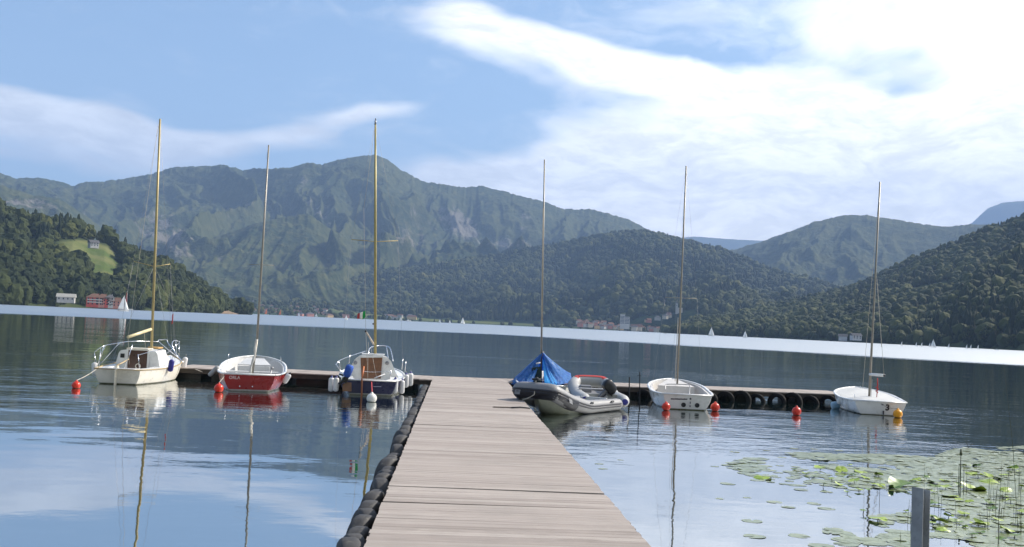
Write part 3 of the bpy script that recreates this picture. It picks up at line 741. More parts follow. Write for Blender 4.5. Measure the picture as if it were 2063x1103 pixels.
class Frame:
    """boat axes: origin at the stern on the waterline, x towards the bow, y to port (left), z up"""
    def __init__(s, sx, sy, az, z=0.0):
        s.o = at(sx, sy, 0.0); s.az = R(az); s.rz = R(90) - s.az
        s.M = Matrix.Translation(s.o) @ Matrix.Rotation(s.rz, 4, 'Z'); s.I = s.M.inverted()
    def loc(s, p): return s.I @ Vector(p)
    def t(s, px, py, x):
        """local point where the sight line through a photo pixel meets the boat's cross plane x"""
        o = s.I @ Vector((0, 0, CAMH)); d = s.I.to_3x3() @ ray(px, py); k = (x - o.x) / d.x
        return o + d * k
    def tp(s, px, py, y):
        o = s.I @ Vector((0, 0, CAMH)); d = s.I.to_3x3() @ ray(px, py); k = (y - o.y) / d.y
        return o + d * k
    def root(s, name, label, cat, group=None):
        return thing(name, label, cat, s.o, s.rz, group)

def hull_rows(L, B, tw, s_st, s_mid, s_bow, depth, rake=.35, n=22, m=13, full=.7, trim=0.0, tmax=.42, trake=.12, bexp=1.55, bpow=.9):
    rows = []
    for i in range(n + 1):
        t_ = i / n
        if t_ < tmax: b = B / 2 * (tw + (1 - tw) * math.sin(math.pi / 2 * t_ / tmax))
        else: b = B / 2 * max(0.0, math.cos(math.pi / 2 * ((t_ - tmax) / (1 - tmax)) ** bexp)) ** bpow
        b = max(b, 0.012)
        # sheer through three heights
        sh = s_st * (1 - t_) * (1 - 2 * t_) + s_mid * 4 * t_ * (1 - t_) + s_bow * t_ * (2 * t_ - 1)
        q = max(0.0, (t_ - .62) / .38)
        k = -depth * math.sin(math.pi * min(1, (t_ * .8 + .16))) ** .6 * (1 - q ** 2) + (0.45 * s_bow) * q ** 2.6
        row = []
        for j in range(-m, m + 1):
            u = abs(j) / m; th = u * math.pi / 2
            y = b * math.sin(th) ** (full) * (0.86 + 0.14 * u)
            zz = k + (sh - k) * (1 - math.cos(th)) ** (1.05 + .25 * t_)
            xx = L * t_ + rake * (max(0, (zz) / s_bow)) * q ** 1.2 - (trake * max(0, zz) / max(.1, s_st)) * max(0, 1 - t_ * 5)
            row.append((xx, -y if j < 0 else y, zz))
        rows.append(row)
    return rows
def skin(rows, name, mat, root, close=True, bottom=None):
    mb = MB(); mb.grid(rows)
    if close: mb.poly(rows[0])
    o = mb.build(name, mat, root, auto=38)
    return o
def rim(rows, root, mat, w=.05, h=.03, name='gunwale', stern=True):
    mb = MB()
    for sgn in (0, -1):
        mb.tube([Vector(r[sgn]) + Vector((0, 0, h * .3)) for r in rows], w / 2, 8, flat=h / w)
    if stern: mb.tube([Vector(rows[0][0]) + Vector((0, 0, h * .3)), Vector(rows[0][-1]) + Vector((0, 0, h * .3))], w / 2, 8, flat=h / w)
    return mb.build(name, mat, root)
def inner(rows, root, mat, inset=.05, floor=0.06, x0=.05, name='inner_shell', lip=.0, tmax=1.0):
    out = []; n = len(rows)
    for i, r in enumerate(rows):
        if i / (n - 1) > tmax: break
        rr = []
        b = max(abs(r[0][1]), .013); k = max(0.05, (b - inset) / b)
        for (x, y, z) in r:
            rr.append((x + (x0 if i == 0 else 0), y * k, max(z + .02 * 0, floor) if z < floor else z))
        out.append(rr)
    mb = MB(); mb.grid(out); mb.poly(out[0])
    if tmax < 1.0: mb.poly(out[-1])
    # capping strip between both skins
    for i in range(len(out) - 1):
        for j in (0, -1): mb.add([rows[i][j], rows[i + 1][j], out[i + 1][j], out[i][j]], [(0, 1, 2, 3)])
    mb.add([rows[0][0], rows[0][-1], out[0][-1], out[0][0]], [(0, 1, 2, 3)])
    return mb.build(name, mat, root, auto=38)
def two_tone(top, bot, zc, name):
    if name in MATS: return MATS[name]
    m = pbr(name, top, .3, var=.07, vs=2.5, coat=.2); t = NT(m.node_tree); b = t.n['Principled BSDF']
    src = b.inputs['Base Color'].links[0].from_socket
    oc = t.node('ShaderNodeTexCoord').outputs['Object']; z = t.xyz(oc)[2]
    zz = t.m('ADD', z, t.m('MULTIPLY', t.m('SUBTRACT', t.noise(oc, 3.0, 4), .5), .015))
    c = t.mix(t.ss(zz, zc - .004, zc + .004), (*bot, 1), src)
    c = t.mix(t.ss(zz, 0.0, 0.05, .75, 0.0), c, (0.09, 0.09, 0.04, 1))
    t.put(b.inputs['Base Color'], c); return m
def mast(F, root, base, top, r0, r1, mat, name='mast', x=None):
    mb = MB(); mb.tube([base, Vector(base).lerp(top, .55), top], [r0, r0 * .97, r1], 10)
    return mb.build(name, mat, root)
def wires(root, pairs, r=.0035, name='shroud', mat=None):
    for a, b in pairs:
        mb = MB(); mb.tube([a, b], r, 5); mb.build(name, mat or M_wire, root)
def fender(loc, length, r, label, mat=None, tip=None, tilt=(0, 0), group='fenders hung round the boats', rope=0.10, name='fender'):
    o = thing(name, label, 'fender', loc, 0, group); o.rotation_euler = (tilt[0], tilt[1], 0)
    mb = MB(); h = length / 2
    prof = [(.001, -h), (r * .55, -h + .012), (r * .92, -h + .04), (r, -h + .075), (r, h - .075), (r * .92, h - .04), (r * .55, h - .012), (.001, h)]
    mb.lathe(prof, 16); mb.build('body', mat or M_fendw, o)
    if tip is not None:
        for s_ in (1, -1):
            if tip == 'top' and s_ < 0: continue
            m2 = MB(); m2.lathe([(r * .5, s_ * (h - .02)), (r * .42, s_ * (h + .015)), (r * .2, s_ * (h + .05)), (.001, s_ * (h + .052))], 12); m2.build('end_cap', M_fendb if tip in ('top', 'blue') else M_black, o)
    m3 = MB(); m3.tube([(0, 0, h), (0, 0, h + rope)], .006, 5); m3.build('lanyard', M_rope, o)
    return o
def buoy(px, pyc, rp, mat, label, sink=.35, name='mooring_buoy', oval=1.0, ywater=None):
    # waterline row: where the float meets its mirror image
    w = at(px, pyc + rp * (1 - sink), 0); r = rp * w.y / FPX
    o = thing(name, label, 'buoy', (w.x, w.y, 0), random.uniform(0, 3), 'mooring buoys floating by the boats')
    c = r * (1 - sink) * oval
    mb = MB(); mb.sphere((0, 0, c), r, 24, 16, (1, 1, oval)); mb.build('ball', mat, o)
    m2 = MB(); m2.lathe([(r * .32, c + r * oval * .90), (r * .26, c + r * oval * 1.02), (r * .2, c + r * oval * 1.2), (r * .06, c + r * oval * 1.27), (.001, c + r * oval * 1.27)], 12); m2.build('eye', mat, o)
    m3 = MB(); m3.lathe([(r * 1.012 * math.cos(a), c + r * oval * 1.012 * math.sin(a)) for a in [math.asin(max(-.95, -(1 - sink))) + q for q in (-.12, 0, .13)]], 20); m3.build('weed_band', M_slime, o)
    return o, Vector((w.x, w.y, c + r * oval * 1.2))
def rope(name, pts, r, label, mat=None, sag=0.0, n=10, cat='rope', group=None):
    P = [Vector(p) for p in pts]; out = []
    for a, b in zip(P[:-1], P[1:]):
        for k in range(n):
            f = k / n; q = a.lerp(b, f); q.z -= sag * 4 * f * (1 - f); out.append(q)
    out.append(P[-1]); o0 = out[0].copy()
    mb = MB(); mb.tube([q - o0 for q in out], r, 6); o = mb.build(name, mat or M_rope); o.location = o0
    return tag(o, label, cat, group or 'mooring ropes')
def text_mesh(txt, size, M, name, mat, root, wide=1.0, th=.002, bold=.003):
    cu = bpy.data.curves.new(name, 'FONT'); cu.body = txt; cu.size = size; cu.extrude = th; cu.resolution_u = 3; cu.offset = bold
    cu.align_x = 'CENTER'; cu.align_y = 'CENTER'
    tmp = bpy.data.objects.new('tmp', cu); COL.objects.link(tmp); bpy.context.view_layer.update()
    me = bpy.data.meshes.new_from_object(tmp.evaluated_get(bpy.context.evaluated_depsgraph_get()))
    bpy.data.objects.remove(tmp); bpy.data.curves.remove(cu)
    me.transform(Matrix.Diagonal((wide, 1, 1, 1))); me.transform(M)
    me.materials.clear(); me.materials.append(mat); me.name = name
    o = bpy.data.objects.new(name, me); COL.objects.link(o); o.parent = root; return o
def stern_text_M(p, up, lean=0.0, yaw=0.0):
    """text plane facing astern (local -x): text x runs to local -y"""
    X = Vector((math.sin(yaw), -math.cos(yaw), 0)); Z = Vector((-math.cos(yaw), -math.sin(yaw), 0)).normalized()
    Y = Z.cross(X); M = Matrix((X, Y, Z)).transposed().to_4x4()
    M = Matrix.Translation(p) @ Matrix.Rotation(lean, 4, 'Y') @ M
    return M
def rail(root, pts, r=.014, name='rail', mat=None):
    # smooth bent tube through points
    P = [Vector(p) for p in pts]; out = []
    for i in range(len(P) - 1):
        p0, p1, p2, p3 = P[max(i - 1, 0)], P[i], P[i + 1], P[min(i + 2, len(P) - 1)]
        for k in range(6):
            f = k / 6
            out.append(.5 * ((2 * p1) + (p2 - p0) * f + (2 * p0 - 5 * p1 + 4 * p2 - p3) * f * f + (3 * p1 - p0 - 3 * p2 + p3) * f ** 3))
    out.append(P[-1]); mb = MB(); mb.tube(out, r, 7); return mb.build(name, mat or M_chrome, root)
def stanchions(root, pts, r=.011, name='stanchion'):
    for a, b in pts:
        mb = MB(); mb.tube([a, b], r, 6); mb.build(name, M_chrome, root)

def cabin_boat(F, root, rows, deckmat, x0, x1, w0, w1, z0, zt, hatchmat, L, cw=.5, cockfloor=.12, trap=0):
    """deck with a sunk cockpit aft, coachroof from x0 to x1"""
    n = len(rows) - 1
    def sheer(x):
        i = min(n - 1, max(0, int(x / L * n))); f = x / L * n - i; a = Vector(rows[i][-1]); b = Vector(rows[i + 1][-1]); return a.lerp(b, min(1, max(0, f)))
    # deck: side decks + foredeck as strips, cockpit well between
    mb = MB(); xs = [L * i / n for i in range(n + 1)]
    for i in range(n):
        a, b = rows[i], rows[i + 1]
        for j, s_ in ((0, -1), (-1, 1)):
            A, B_ = Vector(a[j]), Vector(b[j])
            wa = 0 if xs[i] >= x0 - .01 else cw * (.75 + .25 * min(1, xs[i] / .8)); wb = 0 if xs[i + 1] >= x0 + .2 else cw * (.75 + .25 * min(1, xs[i + 1] / .8))
            ia = Vector((A.x, s_ * min(abs(A.y), wa), A.z + .03)); ib = Vector((B_.x, s_ * min(abs(B_.y), wb), B_.z + .03))
            mb.add([A, B_, ib, ia], [(0, 1, 2, 3)])
            if wa > 0 and wb > 0:
                mb.add([ia, ib, Vector((ib.x, ib.y * .92, cockfloor)), Vector((max(ia.x, .08), ia.y * .92, cockfloor))], [(0, 1, 2, 3)])
    # cockpit floor and stern wall
    mb.add([(.08, -cw, cockfloor), (x0 + .05, -cw, cockfloor), (x0 + .05, cw, cockfloor), (.08, cw, cockfloor)], [(0, 1, 2, 3)])
    zb = sheer(x0).z + .04; mb.add([(x0 - .004, -cw, cockfloor), (x0 - .004, cw, cockfloor), (x0 - .004, cw, zb), (x0 - .004, -cw, zb)], [(0, 1, 2, 3)])
    mb.add([(.03, -cw, cockfloor), (.03, cw, cockfloor), (-.06, cw, rows[0][0][2]), (-.06, -cw, rows[0][0][2])], [(0, 1, 2, 3)])
    mb.build('deck', deckmat, root, auto=35)
    # seats
    ms = MB()
    for s_ in (-1, 1): ms.box((x0 / 2 + .05, s_ * (cw - .11), cockfloor + .11), (x0 - .1, .2, .22))
    ms.build('cockpit_seat', deckmat, root, smooth=False, bevel=.015)
    # coachroof with sloping sides and cambered top
    mc = MB(); cs = []
    for k in range(9):
        f = k / 8; x = x0 + (x1 - x0) * f; w = w0 + (w1 - w0) * f ** 1.3; sz = sheer(x).z + .02; h = zt - (zt - sz - .05) * max(0, (f - .45) / .55) ** 1.8
        wb = min(w * 1.16, abs(sheer(x).y) - .03)
        if trap:
            cs.append([(x, -wb, sz), (x, -w, sz + .28 * (h - sz)), (x, -w * .80, h - .14), (x, -w * .62, h - .02), (x, 0, h + .02), (x, w * .62, h - .02), (x, w * .80, h - .14), (x, w, sz + .28 * (h - sz)), (x, wb, sz)]); continue
        cs.append([(x, -wb, sz), (x, -w, h - .09), (x, -w * .90, h - .02), (x, -w * .5, h + .015), (x, 0, h + .025), (x, w * .5, h + .015), (x, w * .90, h - .02), (x, w, h - .09), (x, wb, sz)])
    mc.grid(cs); mc.poly(cs[-1][::-1])
    bulk = cs[0]
    mc.poly(bulk[:]); mc.build('cabin', deckmat, root, auto=30)
    return sheer

# ---------- boat 1: cream cabin sailboat on the far left
F1 = Frame(237, 774.5, -2.0)
L1 = 4.7
b1 = F1.root('cabin_sailboat', 'cream cabin sailboat with a gold mast and lowered boom, moored left of the cross pier', 'sailboat', 'masted boats moored at the pier')
rows1 = hull_rows(L1, 1.98, .68, .44, .48, .68, .32, n=24, full=.62)
skin(rows1, 'hull', two_tone((0.71, 0.67, 0.59), (0.11, 0.10, 0.07), .03, 'cream hull'), b1)
rim(rows1, b1, pbr('ochre rubbing strake', (0.42, 0.30, 0.13), .5), .045, .035, 'rubbing_strake')
sh1 = cabin_boat(F1, b1, rows1, M_white, 1.65, 3.7, .60, .40, .46, 0.97, M_dkbrown, L1, cw=.56)
d = MB(); d.box((1.628, .0, .68), (.03, .60, .56)); d.build('companionway_door', M_dkbrown, b1, smooth=False, bevel=.006)
d = MB(); d.box((1.62, -.33, .69), (.036, .05, .62)); d.box((1.62, .33, .69), (.036, .05, .62)); d.box((1.62, 0, .985), (.034, .70, .04)); d.build('door_frame', M_white, b1, smooth=False)
d = MB(); d.box((1.80, 0, 1.02), (.55, .66, .035)); d.build('sliding_hatch', M_cream, b1, smooth=False, bevel=.01)
d = MB(); d.box((1.632, .48, .78), (.02, .13, .13)); d.build('window', M_black, b1, smooth=False, bevel=.008)
d = MB(); d.lathe([(.06, 0), (.075, .012), (.09, 0), (.075, -.012), (.06, 0)], 16, Matrix.Translation((1.55, -.05, .47)) @ Matrix.Rotation(R(90), 4, 'Y')); d.build('compass', M_cream, b1)
d = MB(); d.tube([(-.12, .02, .56), (.30, .0, .63), (.75, -.02, .72)], [.022, .02, .016], 8); d.build('tiller', pbr('ash tiller', (.45, .33, .17), .5), b1)
d = MB(); d.slab([(-.13, .012, .52), (-.30, .012, .45), (-.30, .012, -.35), (-.12, .012, -.35)], (0, -.024, 0)); d.box((-.13, 0, .50), (.12, .06, .12)); d.build('rudder', M_cream, b1, smooth=False, bevel=.006)
d = MB(); d.slab([(-.02, .46, .47), (-.02, -.66, .47), (-.30, -.55, .47), (-.30, .40, .47)], (0, 0, .02)); d.build('swim_platform', M_white, b1, smooth=False, bevel=.006)
mb1 = F1.t(305.3, 703, 2.35); mt1 = F1.t(322.5, 240, 2.35)
mast(F1, b1, mb1, mt1, .042, .030, M_gold)
bm0 = F1.t(304, 664, 2.28); bm1 = F1.t(258, 679.5, .9); mm = MB(); mm.tube([bm0, bm1], .048, 10, flat=1.0); mm.build('boom', pbr('cream boom', (.66, .56, .33), .4, .2), b1)
sp1a, sp1b = F1.t(269, 527, 2.2), F1.t(343, 532.5, 2.5); mm = MB(); mm.tube([sp1a, mb1.lerp(mt1, .355), sp1b], .013, 6); mm.build('spreader', M_gold, b1)
S1 = [sh1(2.4).copy()]; Pp = Vector((2.3, S1[0].y, S1[0].z)); Ps = Vector((2.3, -S1[0].y, S1[0].z))
wires(b1, [(mt1, sp1a), (sp1a, Pp), (mb1.lerp(mt1, .36), Vector((2.0, -S1[0].y, S1[0].z))), (mb1.lerp(mt1, .36), Vector((2.0, S1[0].y, S1[0].z))), (sp1b, Ps), (mt1, Vector((5.2, 0, .72)))])
wires(b1, [(bm1, F1.t(319, 250, 2.3)), (bm1, Vector((.9, .0, .55))), (bm0.lerp(bm1, .3), Vector((1.7, -.2, 1.02)))], .005, 'rigging_line', M_rope)
# rails: stern pushpit and bow pulpit
q = [(0.0, .60, .95), (-.12, .66, .80), (.10, .80, .98), (1.2, .98, .98), (2.3, .98, 1.0), (3.0, .90, 1.02)]
rail(b1, [F1.t(190, 710, .0), F1.t(208, 698, .1), F1.t(236, 692, 1.0), F1.t(268, 688, 2.3), F1.t(322, 689, 3.2)], .011)
stanchions(b1, [(F1.t(190, 711, 0), Vector((.05, .66, .46))), (F1.t(209, 698, .15), Vector((.25, .74, .46))), (F1.t(212, 697, .5), Vector((.7, .9, .47))), (F1.t(240, 692, 1.1), Vector((1.1, .98, .48))), (F1.t(203, 703, .1), Vector((-.1, .55, .46))),
                (F1.t(278, 714, -.05), Vector((-.05, -.64, .46))), (F1.t(267, 695, .2), Vector((.1, -.14, .46)))])
rail(b1, [F1.t(278, 716, -.05), F1.t(300, 710, .6), F1.t(322, 705, 1.6)], .007)
rail(b1, [Vector((4.2, -.62, .60)), F1.t(321, 690, 4.3), F1.t(326, 685, 4.4), F1.t(337, 685.5, 4.4), F1.t(339, 692, 4.35), Vector((3.6, -.86, .54))], .014, 'pulpit')
rail(b1, [Vector((4.7, -.35, .64)), F1.t(347, 696, 4.8), F1.t(350, 687, 4.9), F1.t(357, 687, 5.0), F1.t(360, 692, 5.0), Vector((5.0, .2, .70))], .014, 'pulpit')
stanchions(b1, [(F1.t(361, 690, 4.8), Vector((4.6, -.42, .63))), (F1.t(354, 687, 4.9), F1.t(357, 722, 4.9))])
d = MB(); d.lathe([(.001, .16), (.1, .14), (.13, .05), (.13, 0)], 14, Matrix.Translation((3.9, -.05, .78))); d.build('deck_dome', M_white, b1)
d = MB(); d.box((3.0, -.1, 1.02), (.5, .35, .05)); d.build('fore_hatch', pbr('ochre hatch', (.5, .3, .1), .5), b1, smooth=False, bevel=.01)
# red pennant on the shroud
pn = F1.M @ F1.t(349, 632, 2.6); d = MB(); d.slab([(0, 0, 0), (0.012, 0, -.30), (-.03, 0, -.36), (-.035, 0, -.05)], (0, .008, 0)); o = d.build('pennant', M_redp, smooth=False); o.location = pn
tag(o, 'small red pennant tied to the right shroud of the cream sailboat', 'flag')
wires(b1, [(F1.t(349, 627, 2.6), F1.t(353, 690, 4.0)), (F1.t(349, 627, 2.6), mb1.lerp(mt1, .36))], .003)
bo, tp = buoy(153, 777, 8.5, M_buoyr, 'orange buoy floating left of the cream sailboat, tied to its stern')
rope('mooring_rope', [tp, F1.M @ Vector((-.05, .62, .44))], .012, 'pale taut rope from the far left orange buoy to the cream sailboat stern', sag=.03)
p = F1.M @ F1.tp(344.5, 737, -1.06); fender(p, .40, .085, 'blue fender hanging on the right side of the cream sailboat', M_fendb, None, (R(0), R(6)))
p = F1.M @ F1.t(371.5, 733, 4.2); fender(p, .46, .085, 'white fender hanging by the bow of the cream sailboat', M_fendw, None, (R(0), R(8)))
p = F1.M @ F1.tp(191, 744, .92); fender(p, .42, .085, 'white fender on the left quarter of the cream sailboat', M_fendw, None, (0, R(-6)))

# ---------- boat 2: red open dinghy
F2 = Frame(501, 789.5, -12)
b2 = F2.root('sailing_dinghy', 'red open dinghy with white inside and a bare leaning mast, second boat from the left', 'dinghy', 'masted boats moored at the pier')
L2 = 3.9; rows2 = hull_rows(L2, 2.02, .72, .50, .55, .87, .22, n=24, full=.60, rake=.3, bexp=2.2, bpow=.62)
skin(rows2, 'hull', two_tone((0.25, 0.008, 0.008), (0.34, 0.33, 0.32), .06, 'red over grey hull'), b2)
rim(rows2, b2, M_white, .075, .05); inner(rows2, b2, M_grey_in, .09, .10)
d = MB(); d.box((2.35, 0, .44), (.25, 1.66, .05)); d.build('thwart', M_grey_in, b2, smooth=False, bevel=.015)
for s_ in (-1, 1):
    d = MB(); d.box((1.1, s_ * .60, .36), (1.9, .22, .05), rz=s_ * -.07); d.build('side_bench', M_grey_in, b2, smooth=False, bevel=.015)
d = MB(); d.slab([(2.9, -.52, .62), (3.6, -.28, .80), (3.6, .28, .80), (2.9, .52, .62)], (0, 0, .03)); d.build('foredeck', M_grey_in, b2, smooth=False, bevel=.01)
d = MB(); d.slab([(2.55, -.50, .12), (2.62, -.50, .62), (2.62, .5, .62), (2.55, .5, .12)], (.03, 0, 0)); d.build('bulkhead', M_grey_in, b2, smooth=False, bevel=.01)
a2, t2 = F2.t(504.5, 752, 1.75), F2.t(541.5, 293, 2.1); e2 = F2.t(518, 684, 1.95)
mm = MB(); mm.tube([e2 + (e2 - t2) * .0 + Vector((0, 0, -.0)), e2.lerp(t2, .5), t2], [.036, .034, .024], 10); mm.tube([Vector((1.95, e2.y + .10, .15)), e2], .034, 8); mm.build('mast', M_alu, b2)
mm = MB(); k_ = [a2.lerp(e2, f) + Vector((0, .02 * math.sin(f * 9), 0)) for f in [i / 12 for i in range(13)]]; mm.tube([Vector((1.7, a2.y + .02, .30))] + k_, [.04] + [.034 + .012 * math.sin(i * 1.7) for i in range(13)], 9); mm.build('furled_sail', pbr('bundled sail cloth', (.50, .49, .46), .9, bump=.01, bs=25), b2)
sa, sb = F2.t(501, 533, 2.0), F2.t(552, 535, 2.0); mm = MB(); mm.tube([sa, sb], .008, 6); mm.build('spreader', M_alu, b2)
wires(b2, [(t2, F2.t(536, 320, 1.9)), (t2, F2.t(516, 700, 1.6))], .003)
tl = MB(); tl.tube([(.8, -.52, .30), (.95, -.60, .62)], .02, 7); tl.box((.96, -.605, .66), (.04, .08, .06)); tl.build('tiller', M_wire, b2)
for s_, (pa, pb) in ((1, ((458, 731), (461, 713))), (-1, ((568, 733), (565, 719)))):
    stanchions(b2, [(F2.t(*pa, 1.9), F2.t(*pb, 1.9))], .007, 'shroud_turnbuckle')
pt, sl_ = on_transom(F2, 472.5, 761.2, .12, .50, .004); text_mesh('ORLA', .135, stern_text_M(pt, 0, -sl_), 'name_lettering', M_lett, b2, .9)
for s_ in (-.1, .26):
    d = MB(); d.lathe([(.001, -.02), (.02, -.02), (.022, 0), (.02, .012), (.001, .014)], 10, Matrix.Translation((-.045, s_, .15)) @ Matrix.Rotation(R(-90), 4, 'Y')); d.build('drain_plug', M_chrome, b2)
bo, tp = buoy(440.3, 783, 9.4, M_buoyr, 'orange buoy floating at the left quarter of the red dinghy', .22)
rope('mooring_rope', [tp, F2.M @ Vector((.02, .66, .50))], .012, 'short pale rope between an orange buoy and the red dinghy stern')
p = F2.M @ F2.t(577.5, 763, .9); fender(p, .34, .085, 'white fender with a black end at the right side of the red dinghy', M_fendw, 'black', (R(0), R(30)), name='fender')
p = F2.M @ F2.t(430.5, 748, 1.5); fender(p, .42, .07, 'slanting grey fender at the left side of the red dinghy', M_rubber_l, None, (0, R(42)))

# ---------- boat 3: navy cabin sailboat
F3 = Frame(745, 797, -6.5)
b3 = F3.root('cabin_sailboat', 'navy blue cabin sailboat with a brown hatch board and yellow mast, moored beside the walkway', 'sailboat', 'masted boats moored at the pier')
L3 = 4.7; rows3 = hull_rows(L3, 2.05, .74, .44, .50, .72, .30, n=24, full=.58)
skin(rows3, 'hull', two_tone((0.013, 0.014, 0.062), (0.30, 0.30, 0.28), .055, 'navy over grey hull'), b3)
rim(rows3, b3, M_white, .06, .045, 'toe_rail')
sh3 = cabin_boat(F3, b3, rows3, M_white, 1.6, 3.6, .72, .46, .46, 1.12, M_brown, L3, cw=.58, trap=1)
hp = [F3.t(726.5, 720, 1.57), F3.t(770.5, 719.5, 1.57), F3.t(767, 763, 1.57), F3.t(728, 763, 1.57)]
d = MB(); d.slab(hp, (-.03, 0, 0)); d.build('hatch_board', M_brown, b3, smooth=False, bevel=.006)
d = MB(); hs = [F3.t(724, 716.5, 1.6), F3.t(773, 716, 1.6), F3.t(770.5, 720.5, 1.6), F3.t(727, 721, 1.6)]; d.slab(hs, (-.07, 0, 0)); d.box((1.95, 0, 1.165), (.7, .72, .03)); d.build('sliding_hatch', M_white, b3, smooth=False, bevel=.008)
for (px, py) in ((716, 731), (780, 732)):
    c_ = F3.t(px, py, 1.585); d = MB(); d.lathe([(.001, .012), (.05, .012), (.062, .0), (.062, -.01)], 18, Matrix.Translation(c_) @ Matrix.Rotation(R(-90), 4, 'Y')); d.build('porthole', M_wire, b3)
m3b, m3t = F3.t(756, 713, 2.2), F3.t(756.3, 248, 2.2)
mast(F3, b3, m3b, m3t, .046, .030, pbr('yellow mast paint', (.36, .30, .12), .45, .25))
mm = MB(); mm.tube([m3t - Vector((0, 0, .05)), m3t + Vector((0, 0, .08))], [.035, .028], 8); mm.box(m3t + Vector((0, .0, .12)), (.05, .04, .05)); mm.build('masthead', M_wire, b3)
s3a, s3b, s3m = F3.t(708, 483, 2.1), F3.t(802, 485.5, 2.3), m3b.lerp(m3t, .483)
mm = MB(); mm.tube([s3a, s3m, s3b], .013, 6); mm.build('spreader', M_gold, b3)
b3a, b3b = F3.t(753, 694, 2.15), F3.t(737, 668, 1.2); mm = MB(); mm.tube([b3a, b3b], [.03, .026], 8); mm.build('boom', pbr('bleached boom', (.42, .36, .30), .6), b3)
mm = MB(); mm.sphere(b3b, .035, 10, 6); mm.sphere(F3.t(752, 653, 2.1), .03, 10, 6); mm.build('block', M_black, b3)
wires(b3, [(m3t, s3a), (s3a, Vector((2.1, 1.0, .50))), (m3t, s3b), (s3b, Vector((2.1, -1.0, .50))), (m3t, Vector((4.9, 0, .78)))], .0028)
wires(b3, [(b3b, F3.t(733, 420, 1.2)), (F3.t(733, 420, 1.2), m3t), (b3b, F3.t(741, 762, .9)), (F3.t(747, 700, 1.2), F3.t(759, 764, .6)), (F3.t(742, 690, 1.1), F3.t(741, 763, .8))], .005, 'rigging_line', M_rope)
# flag on the topping lift
fl = thing('flag', 'small green, white and red flag flying beside the yellow mast of the navy sailboat', 'flag', F3.M @ F3.t(737, 626, 1.2), R(0))
def flagband(y0, y1, mat, nm):
    d = MB(); rows_ = []
    for i in range(5):
        f = y0 + (y1 - y0) * i / 4
        rows_.append([Vector((-f * .26, .02 * math.sin(f * 7), -f * .12 - v * (.20 + .04 * math.sin(f * 5)))) for v in (0, .33, .66, 1)])
    d.grid(rows_); o = d.build(nm, mat, fl); s_ = o.modifiers.new('thick', 'SOLIDIFY'); s_.thickness = .003
flagband(0, .36, pbr('flag green', (.02, .30, .07), .8), 'green_band'); flagband(.36, .68, pbr('flag white', (.7, .66, .6), .8), 'white_band'); flagband(.68, 1.0, pbr('flag red', (.45, .05, .05), .8), 'red_band')
# rails
rail(b3, [F3.t(676, 737, .1), F3.t(684, 727, .3), F3.t(706, 718, 1.2), F3.t(738, 707.5, 2.6)], .012)
stanchions(b3, [(F3.t(676, 733, .1), Vector((.1, .74, .46))), (F3.t(683, 726, .3), F3.t(686, 744, .3)), (F3.t(705, 716, 1.1), F3.t(703, 733, 1.1)), (F3.t(788, 747, .2), F3.t(786, 765, .2)), (F3.t(812, 723, 2.0), F3.t(810, 745, 2.0)), (F3.t(818, 729, 2.2), F3.t(816, 750, 2.2))])
rail(b3, [F3.t(742, 716, 3.3), F3.t(745, 702, 3.6), F3.t(760, 697.5, 4.3), F3.t(776, 697, 4.3), F3.t(786, 703, 4.0), F3.t(792, 728, 3.4)], .016, 'pulpit')
rail(b3, [F3.t(778.5, 699, 4.1), F3.t(782, 723, 3.6)], .015, 'pulpit_leg')
rail(b3, [F3.t(734, 749, .3), F3.t(752, 750, .4), F3.t(786, 749, .35)], .006, 'lifeline')
# outboard with blue cover
ob = MB(); c_ = F3.t(701.5, 749, -.12); MO = Matrix.Rotation(R(18), 4, 'X')
ob.lathe([(.001, .21), (.10, .20), (.14, .15), (.145, .04), (.13, -.13), (.10, -.17)], 14, Matrix.Translation(c_) @ MO @ Matrix.Diagonal((1.15, .85, 1, 1)))
ob.build('engine_cover', pbr('blue canvas', (.025, .085, .36), .8, var=.25, bump=.01, bs=20), b3, auto=60)
ob = MB(); c2_ = F3.t(696, 762, -.12); ob.box(c2_, (.16, .17, .26), M=MO.to_3x3()); ob.tube([c2_, F3.t(690, 768, -.2), F3.t(683, 775, -.2)], [.07, .05, .045], 8); ob.box(F3.t(692, 757, -.1), (.06, .26, .05), M=MO.to_3x3()); ob.build('outboard_leg', M_black, b3, auto=40)
ob = MB(); ob.box(F3.t(689, 764, -.14), (.05, .05, .14), M=MO.to_3x3()); ob.tube([F3.t(691, 760, -.2), F3.t(699, 752, -.2)], .018, 6); ob.build('clamp_bracket', M_chrome, b3, smooth=False)
ob = MB(); ob.slab([F3.t(690, 774, -.1), F3.t(708, 768, -.1), F3.t(708, 789, -.1), F3.t(690, 789, -.1)], (.06, 0, 0)); ob.build('motor_board', pbr('worn plywood', (.22, .12, .07), .7), b3, smooth=False)
rd = MB(); rd.slab([F3.t(728, 762, -.16), F3.t(731, 762, -.16), F3.t(730.5, 800, -.16), F3.t(727, 800, -.16)], (-.2, 0, 0)); rd.build('rudder', pbr('rust brown rudder', (.20, .07, .03), .6), b3, smooth=False)
tb = MB(); tb.tube([F3.t(733, 739, .1), F3.t(731.5, 750, -.05), F3.t(729.5, 760, -.15)], [.022, .025, .022], 8); tb.build('tiller', pbr('orange varnish', (.55, .17, .06), .5), b3)
cp = MB(); cp.tube([F3.t(755, 762, .1), F3.t(775, 754, .4)], .03, 6, flat=.4); cp.build('cockpit_cushion', M_fendw, b3)
